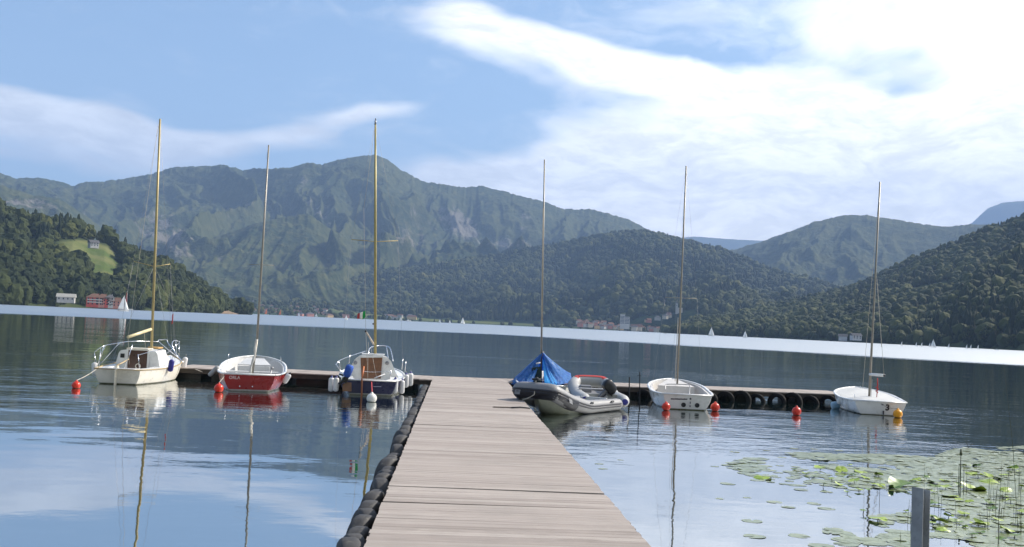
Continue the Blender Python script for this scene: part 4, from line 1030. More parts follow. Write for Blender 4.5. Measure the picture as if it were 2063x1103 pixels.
# registration marks on the stern
ln = MB(); ln.slab([F3.t(752, 778.5, -.09), F3.t(768, 778.5, -.09), F3.t(768, 780, -.09), F3.t(752, 780, -.09)], (-.01, 0, 0)); ln.build('stern_stripe', pbr('faded stripe', (.3, .3, .42), .5), b3, smooth=False)
bo, tp = buoy(748.5, 803, 10.2, M_buoyw, 'white buoy floating close behind the navy sailboat', .30)
rope('mooring_rope', [tp, F3.M @ F3.t(748.5, 770, -.10)], .016, 'red rope from the white buoy up to the stern of the navy sailboat', M_redp)
for (px, py, xx, lab) in ((667.5, 775, .25, 'left of the two white fenders at the navy sailboat left quarter'),
                          (677, 775, .05, 'right of the two white fenders at the navy sailboat left quarter'),
                          (796, 778, .15, 'nearest white fender on the right quarter of the navy sailboat'),
                          (809.5, 780, .8, 'white fender with blue top, second on the navy sailboat right side'),
                          (818, 768, 1.7, 'white fender, third on the right side of the navy sailboat'),
                          (827, 765, 2.3, 'farthest white fender with blue top on the navy sailboat right side')):
    fender(F3.M @ F3.t(px, py, xx), .43, .088, lab, M_fendw, 'top', (0, 0))

# ---------- boat 4: tarp-covered dinghy
F4 = Frame(1096, 801, 3)
b4 = F4.root('sailing_dinghy', 'white dinghy hidden under a blue tarp, its bare mast standing through the tarp peak', 'dinghy', 'masted boats moored at the pier')
L4 = 3.6; rows4 = hull_rows(L4, 1.95, .72, .38, .44, .66, .2, n=20, full=.6)
skin(rows4, 'hull', two_tone((0.70, 0.69, 0.66), (0.2, 0.2, 0.18), .05, 'white hull'), b4); rim(rows4, b4, M_white, .08, .05); inner(rows4, b4, M_grey_in, .09, .1)
m4b, m4t = F4.t(1091, 755, 1.9), F4.t(1097, 322, 1.9); mm = MB(); mm.tube([Vector((1.9, m4b.y, .12)), m4t], [.032, .024], 10); mm.build('mast', M_alu, b4)
mm = MB(); mm.tube([F4.t(1088.5, 760, 1.86), F4.t(1094, 420, 1.87)], .012, 6); mm.build('halyard', M_rope, b4)
# tarp: a peaked sheet, front flap open; built as folds radiating from the peak
M_tarp = bpy.data.materials.new('blue tarpaulin'); M_tarp.use_nodes = True; t = NT(M_tarp.node_tree); b = t.n['Principled BSDF']
oc = t.node('ShaderNodeTexCoord').outputs['Object']; nn = t.noise(oc, 5, 8, .7, .6)
t.put(b.inputs['Base Color'], t.mix(t.ss(nn, .40, .65), (.06, .23, .66, 1), (.17, .48, .92, 1))); b.inputs['Roughness'].default_value = .38
b.inputs['Subsurface Weight'].default_value = 0.0
tr = t.node('ShaderNodeBsdfTranslucent', {'Color': (.03, .35, .90, 1)}); ms = t.node('ShaderNodeMixShader', {0: .45})
bp = t.node('ShaderNodeBump', {'Height': t.noise(oc, 7, 6, .65, 1.2), 'Strength': 1.0, 'Distance': .16}); t.l.new(bp.outputs[0], b.inputs['Normal'])
t.l.new(b.outputs[0], ms.inputs[1]); t.l.new(tr.outputs[0], ms.inputs[2]); t.l.new(ms.outputs[0], t.n['Material Output'].inputs['Surface'])
pk = F4.t(1093.5, 709, 1.9); pkr = F4.t(1096, 706, 2.1)
g = random.Random(9)
edge = [F4.t(1068, 778, .6), F4.t(1046, 776, .8), F4.t(1029, 774, 1.4), F4.t(1034, 762, 2.6), Vector((3.3, .35, .68)), Vector((3.75, -.1, .74)), Vector((3.2, -.5, .68)), F4.t(1150, 752, 2.4),
        F4.t(1152, 766, 1.5), F4.t(1144, 772, .8), F4.t(1124, 776, .45), F4.t(1112, 771, .5)]
def cloth(edge, pk, name, root, mat, nsub=7, m=14, amp=.035, sagk=.10, seed=2):
    g = random.Random(seed); E = []
    for i in range(len(edge) - 1):
        for k in range(nsub): E.append(Vector(edge[i]).lerp(Vector(edge[i + 1]), k / nsub))
    E.append(Vector(edge[-1])); rows_ = []
    ph = [g.uniform(-1, 1) for _ in E]; ph = [(ph[i] + ph[min(i + 1, len(ph) - 1)] * .5 + ph[i - 1] * .5) for i in range(len(ph))]
    for j in range(m + 1):
        f = j / m; row = []
        for i, e in enumerate(E):
            q = pk.lerp(e, f); dirn = (e - pk); nrm = Vector((-dirn.y, dirn.x, 0)); nrm = nrm.normalized() if nrm.length > 1e-6 else Vector((1, 0, 0))
            q = q + Vector((0, 0, -sagk * 4 * f * (1 - f) * (.6 + .4 * ph[i]))) + nrm * amp * ph[i] * f + (e - pk).cross(nrm).normalized() * amp * (math.sin(i * 1.9) + .6 * ph[i]) * math.sin(f * math.pi * .95) * .9
            row.append(q)
        rows_.append(row)
    d = MB(); d.grid(rows_); o = d.build(name, mat, root); s_ = o.modifiers.new('thick', 'SOLIDIFY'); s_.thickness = .006; return o
tarp = F4.root('tarpaulin', 'bright blue tarpaulin draped in a peak over the dinghy mast', 'tarpaulin')
cloth(edge, pk, 'cover', tarp, M_tarp)
M_tarp2 = pbr('light blue lining', (.02, .26, .62), .5, var=.15, bump=.01, bs=6)
cloth([F4.t(1096, 775, .38), F4.t(1106, 776, .34), F4.t(1116, 778, .34), F4.t(1128, 779, .4)], F4.t(1093, 722, 1.7), 'open_flap', tarp, M_tarp2, 5, 8, .01, .03)
d = MB(); d.slab([F4.t(1072, 741, 1.3), F4.t(1089, 739, 1.3), F4.t(1091, 772, 1.3), F4.t(1072, 772, 1.3)], (.02, 0, 0)); d.build('inner_screen', pbr('dark green canvas', (.01, .035, .04), .8), tarp, smooth=False)
d = MB(); 
for k in range(7): d.tube([pk + Vector((.02 * math.sin(k), .04, -.02 * k)), pk + Vector((-.05, 0, -.02 * k - .01)), pk + Vector((0, -.04, -.02 * k))], .008, 5)
d.build('lashing', M_rope, tarp)
d = MB(); q = F4.t(1084, 733, 1.1); d.tube([q + Vector((0, .07, 0)), q + Vector((0, -.08, .03))], .04, 8, flat=.6); d.build('boom_end', M_white, b4)
bag = MB(); q = F4.t(1153, 779, .9); rb = []
bag.sphere(q, .17, 14, 9, (1.3, .8, 1.05)); bag.sphere(q + Vector((-.1, -.12, -.08)), .11, 12, 8, (1, 1, .8)); bag.sphere(q + Vector((.1, .16, -.10)), .10, 12, 8, (1, 1, .6))
o = bag.build('sail_bag', pbr('white sail cloth', (.7, .68, .62), .85, bump=.06, bs=9)); o.matrix_world = F4.M; tag(o, 'crumpled white sail bundle beside the blue tarp', 'sail bag')

# ---------- inflatable boats
def inflatable(F, root, L, B, tr_, zs, zb, tubemat, bandmat, cone=.35, nose=.6, hullmat=None, blunt=.6, floor=True, taper=0.0):
    """U-shaped tube, rising at the bow"""
    hw = B / 2 - tr_; pts = []
    def z_at(x): f = max(0, (x - L * .35) / (L * .65)); return zs + (zb - zs) * f ** 1.9
    side = []
    xs = [-.28, 0, .4, .8, 1.2, 1.6, L - nose * 1.9, L - nose * 1.35]
    xs = sorted(xs)
    for x in xs: side.append((x, hw))
    for k in range(1, 8):
        a = math.pi / 2 * k / 8; side.append((L - nose * 1.35 + (nose * 1.35 - tr_) * math.sin(a), hw * (blunt + (1 - blunt) * math.cos(a)) if k < 7 else hw * blunt * .8))
    full = [(x, y) for x, y in side] + [(L - tr_, 0)] + [(x, -y) for x, y in side[::-1]]
    P = [Vector((x, y, z_at(x) + tr_ * .0)) for x, y in full]; n = len(P); rad = lambda x: tr_ * (1 + taper * (min(1, max(0, x / L)) - .55))
    rr = [tr_] * n; 
    C = []; RR = []
    for i in range(n - 1):
        p0, p1, p2, p3 = P[max(i - 1, 0)], P[i], P[i + 1], P[min(i + 2, n - 1)]
        for k in range(4):
            f = k / 4; C.append(.5 * ((2 * p1) + (p2 - p0) * f + (2 * p0 - 5 * p1 + 4 * p2 - p3) * f * f + (3 * p1 - p0 - 3 * p2 + p3) * f ** 3)); RR.append(rad(C[-1].x))
    C.append(P[-1]); RR.append(rad(0))
    # tapered cones at both stern ends
    c0, c1 = C[0], C[-1]
    C = [c0 + Vector((-cone, 0, .0)), c0 + Vector((-cone * .6, 0, 0))] + C + [c1 + Vector((-cone * .6, 0, 0)), c1 + Vector((-cone, 0, 0))]; RR = [tr_ * .35, tr_ * .75] + RR + [tr_ * .75, tr_ * .35]
    d = MB(); d.tube(C, RR, 20); d.build('tube', tubemat, root, auto=60)
    # rubbing band round the outside
    ctr = Vector((L * .3, 0, 0)); bnd = []; rows_ = []
    for i in range(2, len(C) - 2):
        tdir = (C[i + 1] - C[i - 1]).normalized(); outw = Vector((tdir.y, -tdir.x, 0)).normalized() * -1
        if (C[i] - ctr).dot(outw) < 0: outw = -outw
        bnd.append(C[i] + outw * RR[i] * .985 + Vector((0, 0, -.0)))
    for dz, rr2 in ((-.03, .018), (.035, .018)):
        d = MB(); d.tube([p + Vector((0, 0, dz)) for p in bnd], rr2, 8, flat=1.3); d.build('rubbing_band', bandmat, root)
    if hullmat:
        rows_ = []
        for i in range(13):
            f = i / 12; x = -.02 + (L - tr_ * 1.2) * f; q = max(0, (f - .5) / .5); hb = hw * (1.0 if f < .55 else max(.02, math.cos(math.pi / 2 * ((f - .55) / .45) ** 1.6)))
            ktop = z_at(x) - tr_ * .35; kk = -.22 + (ktop + .18) * q ** 2.2
            rows_.append([(x, -hb, ktop), (x, -hb * .85, ktop * .5 + kk * .5 - .04), (x, 0, kk), (x, hb * .85, ktop * .5 + kk * .5 - .04), (x, hb, ktop)])
        d = MB(); d.grid(rows_); d.poly(rows_[0]); d.build('rigid_hull', hullmat, root, auto=50)
    d = MB(); d.box((0.02, 0, zs - .02), (.05, hw * 2 - tr_ * 1.4, tr_ * 2.0)); d.build('transom', M_rubber_l if not hullmat else M_white, root, smooth=False, bevel=.01)
    fl_ = MB(); fl_.grid([[(x, -hw * .85, z_at(x) - tr_ * .55), (x, hw * .85, z_at(x) - tr_ * .55)] for x in (0.04, .6, 1.2, 1.8, L - nose * 1.3)]); fl_.build('floor', M_rubber_g, root)
    return C, z_at, hw
def outboard(F, root, p, tilt, yaw=0, cowl=M_black, s=1.0):
    M = Matrix.Translation(p) @ Matrix.Rotation(yaw, 4, 'Z') @ Matrix.Rotation(tilt, 4, 'Y') @ Matrix.Scale(s, 4)
    o = bpy.data.objects.new('outboard_motor', None); COL.objects.link(o); o.parent = root; o.matrix_local = M
    d = MB(); rws = []
    for (z, a, b_, xo) in ((.20, .10, .08, 0), (.22, .20, .12, 0), (.34, .24, .14, 0), (.46, .22, .13, -.01), (.52, .15, .09, -.02)):
        rws.append([(xo + a * (abs(math.cos(u)) ** .6) * (1 if math.cos(u) > 0 else -1), b_ * (abs(math.sin(u)) ** .6) * (1 if math.sin(u) > 0 else -1), z) for u in [2 * math.pi * k / 20 for k in range(20)]])
    d.grid(rws, closed=True); d.poly(rws[-1]); d.poly(rws[0][::-1]); d.build('cowling', cowl, o, auto=45)
    d = MB(); d.box((0, 0, .49), (.22, .15, .03)); d.tube([(0, 0, .50), (-.12, 0, .53)], .02, 6); d.build('cowl_top', M_white, o, smooth=False, bevel=.008)
    d = MB(); d.lathe([(.08, .21), (.065, .1), (.05, -.1), (.045, -.45)], 12); d.box((.0, 0, -.36), (.30, .12, .015)); d.build('leg', pbr('grey cast leg', (.14, .14, .15), .4, .3), o, auto=40)
    d = MB(); d.lathe([(.001, .16), (.035, .1), (.045, 0), (.03, -.14), (.001, -.16)], 10, Matrix.Translation((-.02, 0, -.50)) @ Matrix.Rotation(R(90), 4, 'Y')); d.slab([(0, .008, -.52), (.08, .008, -.52), (.03, .008, -.68), (-.03, .008, -.66)], (0, -.016, 0)); d.build('gearcase', M_black, o, auto=40)
    d = MB()
    for k in range(3):
        a = 2 * math.pi * k / 3; u = Vector((0, math.cos(a), math.sin(a))); v_ = Vector((.4, -math.sin(a), math.cos(a))).normalized()
        c0 = Vector((-.2, 0, -.50)); d.slab([c0 + u * .02 - v_ * .02, c0 + u * .10 - v_ * .045, c0 + u * .115 + v_ * .03, c0 + u * .02 + v_ * .02], (.006, 0, 0))
    d.build('propeller', M_wire, o, smooth=False)
    d = MB(); d.tube([(.16, 0, .24), (.40, .0, .27), (.62, 0, .33)], [.022, .018, .022], 8); d.build('tiller_handle', M_black, o)
    d = MB(); d.box((.13, 0, .02), (.12, .20, .20)); d.tube([(.18, .07, .0), (.24, .07, 0)], .015, 6); d.tube([(.18, -.07, .0), (.24, -.07, 0)], .015, 6); d.build('clamp_bracket', M_wire, o, smooth=False)
    return o
# grey RIB lying bow-on against the walkway
Fr = Frame(1220, 826, 0)
so = Vector((2.50, 28.45, 0)); bo_ = Vector((.74, 25.75, 0)); hd = (bo_ - so).normalized()
Fr.o = so; Fr.az = math.atan2(hd.x, hd.y); Fr.rz = math.atan2(hd.y, hd.x); Fr.M = Matrix.Translation(so) @ Matrix.Rotation(Fr.rz, 4, 'Z'); Fr.I = Fr.M.inverted()
br = Fr.root('inflatable_boat', 'big grey inflatable boat with a raised blunt bow resting against the walkway', 'inflatable boat')
Cr, zr, hwr = inflatable(Fr, br, 3.4, 1.50, .195, .18, .72, M_rubber_g, M_rubber_d, hullmat=pbr('pale hull bottom', (.42, .43, .34), .4, var=.1), blunt=.78, nose=.50, cone=.25, taper=.26)
# dark bow cladding
d = MB(); rws = []
seg = [i for i in range(len(Cr)) if Cr[i].x > 2.1]
for i in seg:
    td = (Cr[min(i + 1, len(Cr) - 1)] - Cr[i - 1]).normalized(); ow = Vector((-td.y, td.x, 0)).normalized()
    if (Cr[i] - Vector((1.5, 0, 0))).dot(ow) < 0: ow = -ow
    rws.append([Cr[i] + (ow * math.cos(a) + Vector((0, 0, 1)) * math.sin(a)) * (.201 + .016) for a in [R(18 - 12 * k) for k in range(11)]])
d.grid(rws); o = d.build('bow_cladding', M_rubber_d, br); 
for k_, i in enumerate((seg[5], seg[len(seg) // 2 + 5], seg[-4])):
    q = Cr[i]; td = (Cr[i + 1] - Cr[i - 1]).normalized(); ow = Vector((-td.y, td.x, 0)).normalized()
    if (q - Vector((1.5, 0, 0))).dot(ow) < 0: ow = -ow
    c_ = q + ow * .222 + Vector((0, 0, -.05)); u = td * .09; v_ = Vector((0, 0, .06)) - ow * .012
    d = MB(); d.slab([c_ - u - v_, c_ + u - v_, c_ + u + v_, c_ - u + v_], ow * .008); d.build('patch', M_rubber_g, br, smooth=False)
d = MB(); q = Vector((3.55, 0, .98)); d.box((3.19, 0, .925), (.14, .20, .05)); d.lathe([(.03, 0), (.05, .01), (.03, .03)], 10, Matrix.Translation((3.19, 0, .95))); d.build('towing_eye', M_black, br, smooth=False, bevel=.01)
d = MB(); d.box((1.55, 0, .34), (.30, 1.0, .08)); d.build('seat', pbr('dark seat pad', (.06, .06, .065), .6), br, smooth=False, bevel=.02)
for x in (.25, 1.45):
    d = MB(); yy = hwr + .175 * .9; d.tube([(x - .08, yy, zr(x) + .10), (x - .03, yy + .02, zr(x) + .13), (x + .05, yy + .02, zr(x) + .13), (x + .1, yy, zr(x) + .10)], .018, 7); d.build('carry_handle', M_black, br)
for k_ in range(7):
    x = .5 + k_ * .27; d = MB(); d.lathe([(.001, .02), (.03, .012), (.035, 0)], 8, Matrix.Translation((x, hwr - .14, zr(x) + .15))); d.build('lacing_eye', M_black, br)
rope('mooring_rope', [Fr.M @ Vector((3.20, 0, .97)), Fr.M @ Vector((3.47, .12, .55)), at(1052, 806, DZ + .02)], .014, 'grey rope from the big inflatable bow down to the walkway edge', sag=.02)
# second inflatable, stern towards the camera
Fi = Frame(1213, 822, -2.5)
bi = Fi.root('inflatable_boat', 'light grey inflatable with a red bow patch and tilted black outboard, behind the bigger one', 'inflatable boat')
Ci, zi, hwi = inflatable(Fi, bi, 3.3, 1.50, .185, .24, .66, M_rubber_l, M_rubber_g, blunt=.55, nose=.55, cone=.36)
d = MB(); rws = []
for i in [i for i in range(len(Ci)) if Ci[i].x > 2.9]:
    td = (Ci[min(i + 1, len(Ci) - 1)] - Ci[i - 1]).normalized(); iw = Vector((-td.y, td.x, 0)).normalized()
    if (Ci[i] - Vector((1.5, 0, 0))).dot(iw) > 0: iw = -iw
    rws.append([Ci[i] + (iw * math.cos(a) + Vector((0, 0, 1)) * math.sin(a)) * .196 for a in [R(52 + 8 * k) for k in range(7)]])
d.grid(rws); o = d.build('bow_patch', M_redp, bi)
d = MB(); d.lathe([(.12, 0), (.10, .01), (.001, .012)], 16, Matrix.Translation(Ci[0] + Vector((.02, 0, 0))) @ Matrix.Rotation(R(-90), 4, 'Y')); d.lathe([(.09, 0), (.08, .01), (.001, .012)], 16, Matrix.Translation(Ci[-1]) @ Matrix.Rotation(R(-90), 4, 'Y')); d.build('cone_cap', M_fendb, bi)
d = MB(); d.box((1.25, 0, .46), (.26, 1.1, .04)); d.build('seat', pbr('mid grey seat', (.30, .30, .31), .5), bi, smooth=False, bevel=.012)
d = MB(); d.box((1.9, .28, .42), (.4, .36, .22)); d.build('locker', M_rubber_g, bi, smooth=False, bevel=.03)
d = MB(); d.tube([(.9, -hwi + .1, .40), (1.1, -hwi + .02, .50), (1.6, -hwi - .02, .56), (2.1, -hwi + .02, .60), (2.4, -hwi + .12, .60)], .016, 6); d.tube([(.6, -hwi + .17, .40), (.9, -hwi + .21, .36), (1.3, -hwi + .2, .44), (1.5, -hwi + .17, .52)], .012, 6); d.build('grab_line', M_black, bi)
outboard(Fi, bi, Vector((-.10, .06, .36)), R(46), R(-72), s=1.0)

# ---------- boat 5: white open dinghy with two transom ports
F5 = Frame(1383, 826.3, 3.0)
b5 = F5.root('sailing_dinghy', 'white open dinghy with two round transom ports and small lettering, between two orange buoys', 'dinghy', 'masted boats moored at the pier')
L5 = 4.0; rows5 = hull_rows(L5, 1.86, .76, .45, .47, .70, .2, n=24, full=.52, rake=.25, bexp=2.2, bpow=.66)
skin(rows5, 'hull', two_tone((0.66, 0.65, 0.62), (0.10, 0.10, 0.06), .03, 'white hull with weed line'), b5); rim(rows5, b5, M_white, .10, .045); inner(rows5, b5, pbr('beige inside', (.60, .57, .54), .5, var=.07), .12, .09)
for s_ in (-1, 1):
    d = MB(); d.box((1.35, s_ * .56, .28), (2.2, .26, .10), rz=s_ * -.05); d.build('side_bench', M_white, b5, smooth=False, bevel=.03)
d = MB(); d.slab([(2.75, -.60, .10), (2.85, -.60, .52), (2.85, .60, .52), (2.75, .60, .10)], (.03, 0, 0)); d.slab([(2.85, -.60, .52), (3.9, -.14, .70), (3.9, .14, .70), (2.85, .60, .52)], (0, 0, .02)); d.build('foredeck', MATS['beige inside'], b5, smooth=False)
rail(b5, [F5.t(1340.5, 786, 2.0), F5.t(1341, 777, 2.2), F5.t(1346, 774.5, 2.3), F5.t(1384, 775.5, 2.3), F5.t(1389.5, 779, 2.2), F5.t(1388, 795, 1.6)], .016, 'hiking_strap', M_wire)
m5b, m5t = F5.t(1364.5, 769, 2.9), F5.t(1382.5, 335, 2.9)
mm = MB(); mm.tube([m5b + Vector((0, 0, -.1)), m5t], [.034, .024], 10); mm.build('mast', M_alu, b5)
mm = MB(); mm.tube([F5.t(1360, 769, 2.8), F5.t(1366, 640, 2.86)], .012, 6); mm.build('halyard', M_rope, b5)
sa, sb = F5.t(1340.5, 599.5, 2.8), F5.t(1404, 602, 2.8); mm = MB(); mm.tube([sa, m5b.lerp(m5t, .385), sb], .010, 6); mm.build('spreader', M_alu, b5)
wires(b5, [(m5t, sa), (sa, Vector((2.6, .80, .50))), (m5t, sb), (sb, Vector((2.6, -.80, .50))), (m5t, Vector((4.2, 0, .74)))], .0024)
for (px, py) in ((1377, 816), (1404.5, 817)):
    c_, sl_ = on_transom(F5, px, py, .12, .45, .004); d = MB(); d.lathe([(.001, .006), (.055, .006), (.062, .014), (.07, .010), (.072, -.03)], 20, transom_M(c_, sl_)); d.build('transom_port', M_black, b5)
d = MB(); g = random.Random(4); px = 1351.5
while px < 1385:      # small illegible line of dark lettering
    wch = g.uniform(1.6, 2.8); qa, sl_ = on_transom(F5, px, 802.6 + (px - 1351) * .02 + g.uniform(0, .5), .12, .45, .003); qb, _ = on_transom(F5, px + wch * .8, 805.4 + (px - 1351) * .02, .12, .45, .003)
    th = Vector((-.003, 0, 0)); d.slab([(qa.x, qa.y, qa.z), (qa.x, qb.y, qa.z), (qb.x, qb.y, qb.z), (qb.x, qa.y, qb.z)], th); px += wch
d.build('name_lettering', M_ink, b5, smooth=False)
pt = F5.t(1391, 804, -.11); d = MB(); d.lathe([(.001, .004), (.028, .004), (.03, 0)], 12, Matrix.Translation((-.122, pt.y, pt.z)) @ Matrix.Rotation(R(-90), 4, 'Y')); d.box((-.10, pt.y, pt.z - .12), (.02, .022, .07)); d.box((-.075, pt.y, pt.z - .22), (.02, .03, .05)); d.build('rudder_fitting', M_ink, b5, smooth=False)
stanchions(b5, [(F5.t(1310, 783, 1.6), F5.t(1312, 772, 1.6))], .008, 'shroud_turnbuckle')
_, tpa = buoy(1341.5, 820, 8.6, M_buoyr, 'orange buoy touching the left side of the white open dinghy', .15)
_, tpb = buoy(1440.5, 821, 9.0, M_buoyr, 'orange buoy touching the right corner of the white open dinghy', .15)
buoy(1604.5, 829.5, 9.2, M_buoyr, 'lone orange buoy floating in front of the tyres of the right cross pier', .2)

# ---------- boat 6: white dinghy numbered 3
F6 = Frame(1772, 837, 9)
b6 = F6.root('sailing_dinghy', 'white dinghy numbered 3 with a flat grey cover and short boom, rightmost boat', 'dinghy', 'masted boats moored at the pier')
L6 = 4.0; rows6 = hull_rows(L6, 1.95, .78, .42, .44, .64, .24, n=24, full=.78, rake=.2, bexp=1.9, bpow=.75)
skin(rows6, 'hull', two_tone((0.68, 0.675, 0.655), (0.16, 0.16, 0.14), .02, 'white hull of the numbered dinghy'), b6); rim(rows6, b6, M_white, .09, .05)
d = MB(); rws = []
for i, r in enumerate(rows6):
    a, c_ = Vector(r[0]), Vector(r[-1]); rws.append([a.lerp(c_, k / 10) + Vector((0, 0, .012 + (.05 if 2 < i < 22 else .01) * math.sin(math.pi * k / 10) - (.03 * math.sin(k * 1.3 + i * .5) if 0 < k < 10 else 0) * .3)) for k in range(11)])
d.grid(rws); d.build('boat_cover', pbr('light grey boat cover', (.50, .50, .49), .7, var=.06, bump=.01, bs=5), b6)
m6b, m6t = F6.t(1751, 806, 1.6), F6.t(1773, 367, 1.6)
mm = MB(); mm.tube([Vector((m6b.x, m6b.y, .42)), m6t], [.040, .026], 10); mm.build('mast', M_alu, b6)
ba, bb = F6.t(1752, 754.5, 1.6), F6.t(1781, 757, 1.2); mm = MB(); mm.tube([ba, bb], .045, 8); mm.build('boom', M_white, b6)
mm = MB(); mm.sphere(bb, .045, 10, 6); mm.build('boom_end', M_black, b6)
wires(b6, [(bb, F6.t(1767, 562, 1.5)), (m6t, F6.t(1738, 782, 3.6))], .006, 'topping_lift', M_rope)
wires(b6, [(F6.t(1767, 570, 1.55), F6.t(1776, 700, 1.5)), (F6.t(1757, 765, 1.55), F6.t(1755, 802, 1.4))], .006, 'halyard', M_rope)
mm = MB(); mm.tube([F6.t(1768, 762, 1.5), F6.t(1768, 776, 1.5), F6.t(1766, 806, 1.45)], [.012, .02, .01], 6); mm.tube([F6.t(1764, 780, 1.5), F6.t(1770, 784, 1.5), F6.t(1764, 788, 1.5), F6.t(1769, 792, 1.5)], .018, 6); mm.build('red_line', M_redp, b6)
mm = MB(); mm.tube([F6.t(1725, 812, 0.2), F6.t(1709, 805, 1.0), F6.t(1700, 800, 1.6)], .03, 6); mm.build('rolled_edge', M_white, b6)
pt, sl_ = on_transom(F6, 1788, 822, .12, .42, .004); text_mesh('3', .27, stern_text_M(pt, 0, -sl_), 'number', pbr('black number', (.02, .02, .02), .5), b6, .95, bold=.012)
d = MB(); d.box((-.10, F6.t(1778, 818, -.1).y, F6.t(1778, 816, -.1).z), (.03, .06, .03)); d.box((-.05, F6.t(1779, 833, 0).y, .09), (.04, .035, .12)); d.build('rudder_fitting', M_ink, b6, smooth=False, bevel=.005)
stanchions(b6, [(F6.t(1733, 783, 3.5), F6.t(1733, 778, 3.5)), (F6.t(1722, 806, .6), F6.t(1722, 794, .6))], .01, 'cleat')
by, tpy = buoy(1808.5, 834.5, 9.2, M_buoyy, 'yellow buoy floating at the right corner of the dinghy numbered 3', .2)
rope('mooring_rope', [tpy, F6.M @ Vector((-.13, F6.t(1775, 815, -.1).y, .37))], .005, 'thin dark line from the yellow buoy across the stern of dinghy 3', M_ink, sag=.06)
fender(F6.M @ F6.t(1707, 817, .9), .26, .12, 'round white fender under the left side of the dinghy numbered 3', M_fendw, None, (R(0), R(-20)))
fender(F6.M @ F6.t(1691.5, 808, 1.6), .22, .085, 'small white fender between the cross pier end and the dinghy numbered 3', M_fendw, None, (0, R(10)))
fender(F6.M @ F6.t(1683, 817, 1.9), .30, .13, 'pale blue round fender hanging at the end of the cross pier', pbr('pale blue vinyl', (.28, .42, .52), .4), None, (R(0), R(80)))
# mooring line of the cream boat to the pier
rope('mooring_rope', [at(393, 744, DZ), at(425, 757, .1)], .010, 'thin pale rope slanting down from the left cross pier', sag=0)
# ------------------------------------------------------------------ far shore: sails, houses, shoreline trees
M_sail = pbr('white sail cloth far', (.82, .82, .80), .8, var=.04)
def sail_boat(px, pyw, hpx, label, dist=None, hullmat=None, sailmat=None, jib=True, wind=.0, cat='sailboat', group='small sailboats out on the lake', lean=0.0, name='sailboat', narrow=1.0):
    D = dist; a = azel(px, pyw)[0]; loc = Vector((D * math.sin(a), D * math.cos(a), 0)); H = hpx * D / FPX
    r_ = thing(name, label, cat, loc, R(random.uniform(-25, 25)) - a, group); r_.rotation_euler[1] = lean
    k = H / 6.0
    d = MB(); d.grid([[(x * k, -w * k, .35 * k), (x * k, -w * .8 * k, 0), (x * k, 0, -.1 * k), (x * k, w * .8 * k, 0), (x * k, w * k, .35 * k)] for x, w in ((-2.0, .55), (-1, .75), (0, .8), (1, .6), (2.1, .05))])
    d.grid([[(x * k, -w * k, .35 * k), (x * k, w * k, .35 * k)] for x, w in ((-2.0, .55), (-1, .75), (0, .8), (1, .6), (2.1, .05))]); d.build('hull', hullmat or M_white, r_)
    d = MB(); d.tube([(.25 * k, 0, .3 * k), (.25 * k, 0, 6 * k)], .05 * k, 6); d.build('mast', M_alu, r_)
    d = MB(); rws = []
    for i in range(7):
        f = i / 6; w = 2.1 * (1 - f) ** .8 * k * narrow; rws.append([(.2 * k - w * u, .18 * k * math.sin(math.pi * u) * (1 - f), (.8 + 5.1 * f) * k) for u in (0, .33, .66, 1)])
    d.grid(rws); o = d.build('mainsail', sailmat or M_sail, r_); o.modifiers.new('thick', 'SOLIDIFY').thickness = .02 * k
    if jib:
        d = MB(); rws = []
        for i in range(6):
            f = i / 5; x1 = (2.0 - 1.7 * f) * k; w = 1.6 * (1 - f) * k; rws.append([(x1 - w * u, -.15 * k * math.sin(math.pi * u), (.5 + 4.6 * f) * k) for u in (0, .5, 1)])
        d.grid(rws); o = d.build('jib', sailmat or M_sail, r_); o.modifiers.new('thick', 'SOLIDIFY').thickness = .02 * k
    return r_
sail_boat(248, 626, 30, 'largest white sail, in front of the red and pink houses on the left shore', 640)
sail_boat(255.5, 616, 36, 'tall narrow crimson sail beside the white sail on the left shore', 900, sailmat=M_redp, jib=False, lean=R(-4), narrow=.45)
M_kite = pbr('orange sail cloth', (.70, .16, .04), .8)
sail_boat(537, 635, 12, 'tiny orange sail at the far shore below the left town, left one of two', 2400, sailmat=M_kite, jib=False)
sail_boat(565, 637, 12, 'tiny orange and red sail at the far shore, right one of two', 2400, sailmat=M_kite, jib=False)
for i, (px, py, h_, D, lab) in enumerate(((602, 636.5, 7, 2500, 'tiny white sail left of the shore sheds near the red dinghy mast'), (637, 638, 7, 2500, 'tiny white sail right of the shore sheds'),
        (697, 652, 10, 900, 'small white sail out on the bright water left of the yellow mast'), (807, 654, 10, 1500, 'small white sail right of the yellow mast'),
        (886, 652, 8, 1900, 'left one of two small cream sails off the far shore'), (906, 652, 7, 1900, 'right one of two small cream sails off the far shore'),
        (932, 653, 14, 1500, 'cream sail, tallest of those off the far middle shore'), (1433, 675, 18, 1050, 'slim pale sail close under the right shore, left of the bigger white sail'),
        (1501, 681, 14, 1000, 'white sail off the foot of the wooded right hill'))):
    sail_boat(px, py, h_, lab, D)
for i, px in enumerate((1817, 1846.5, 1857.5, 1873.5, 1912, 1948, 1956.5, 1971)):
    hz_ = 608.5 + .0452 * px
    sail_boat(px, hz_ + 6.0, 8, 'tiny white training sail in the row along the right shore', 800, jib=False, group='row of tiny training dinghies', name='training_dinghy', cat='dinghy')
sail_boat(1880, 608.5 + .0452 * 1880 + 6.5, 15, 'white sail, tallest in the row of tiny sails along the right shore', 760)
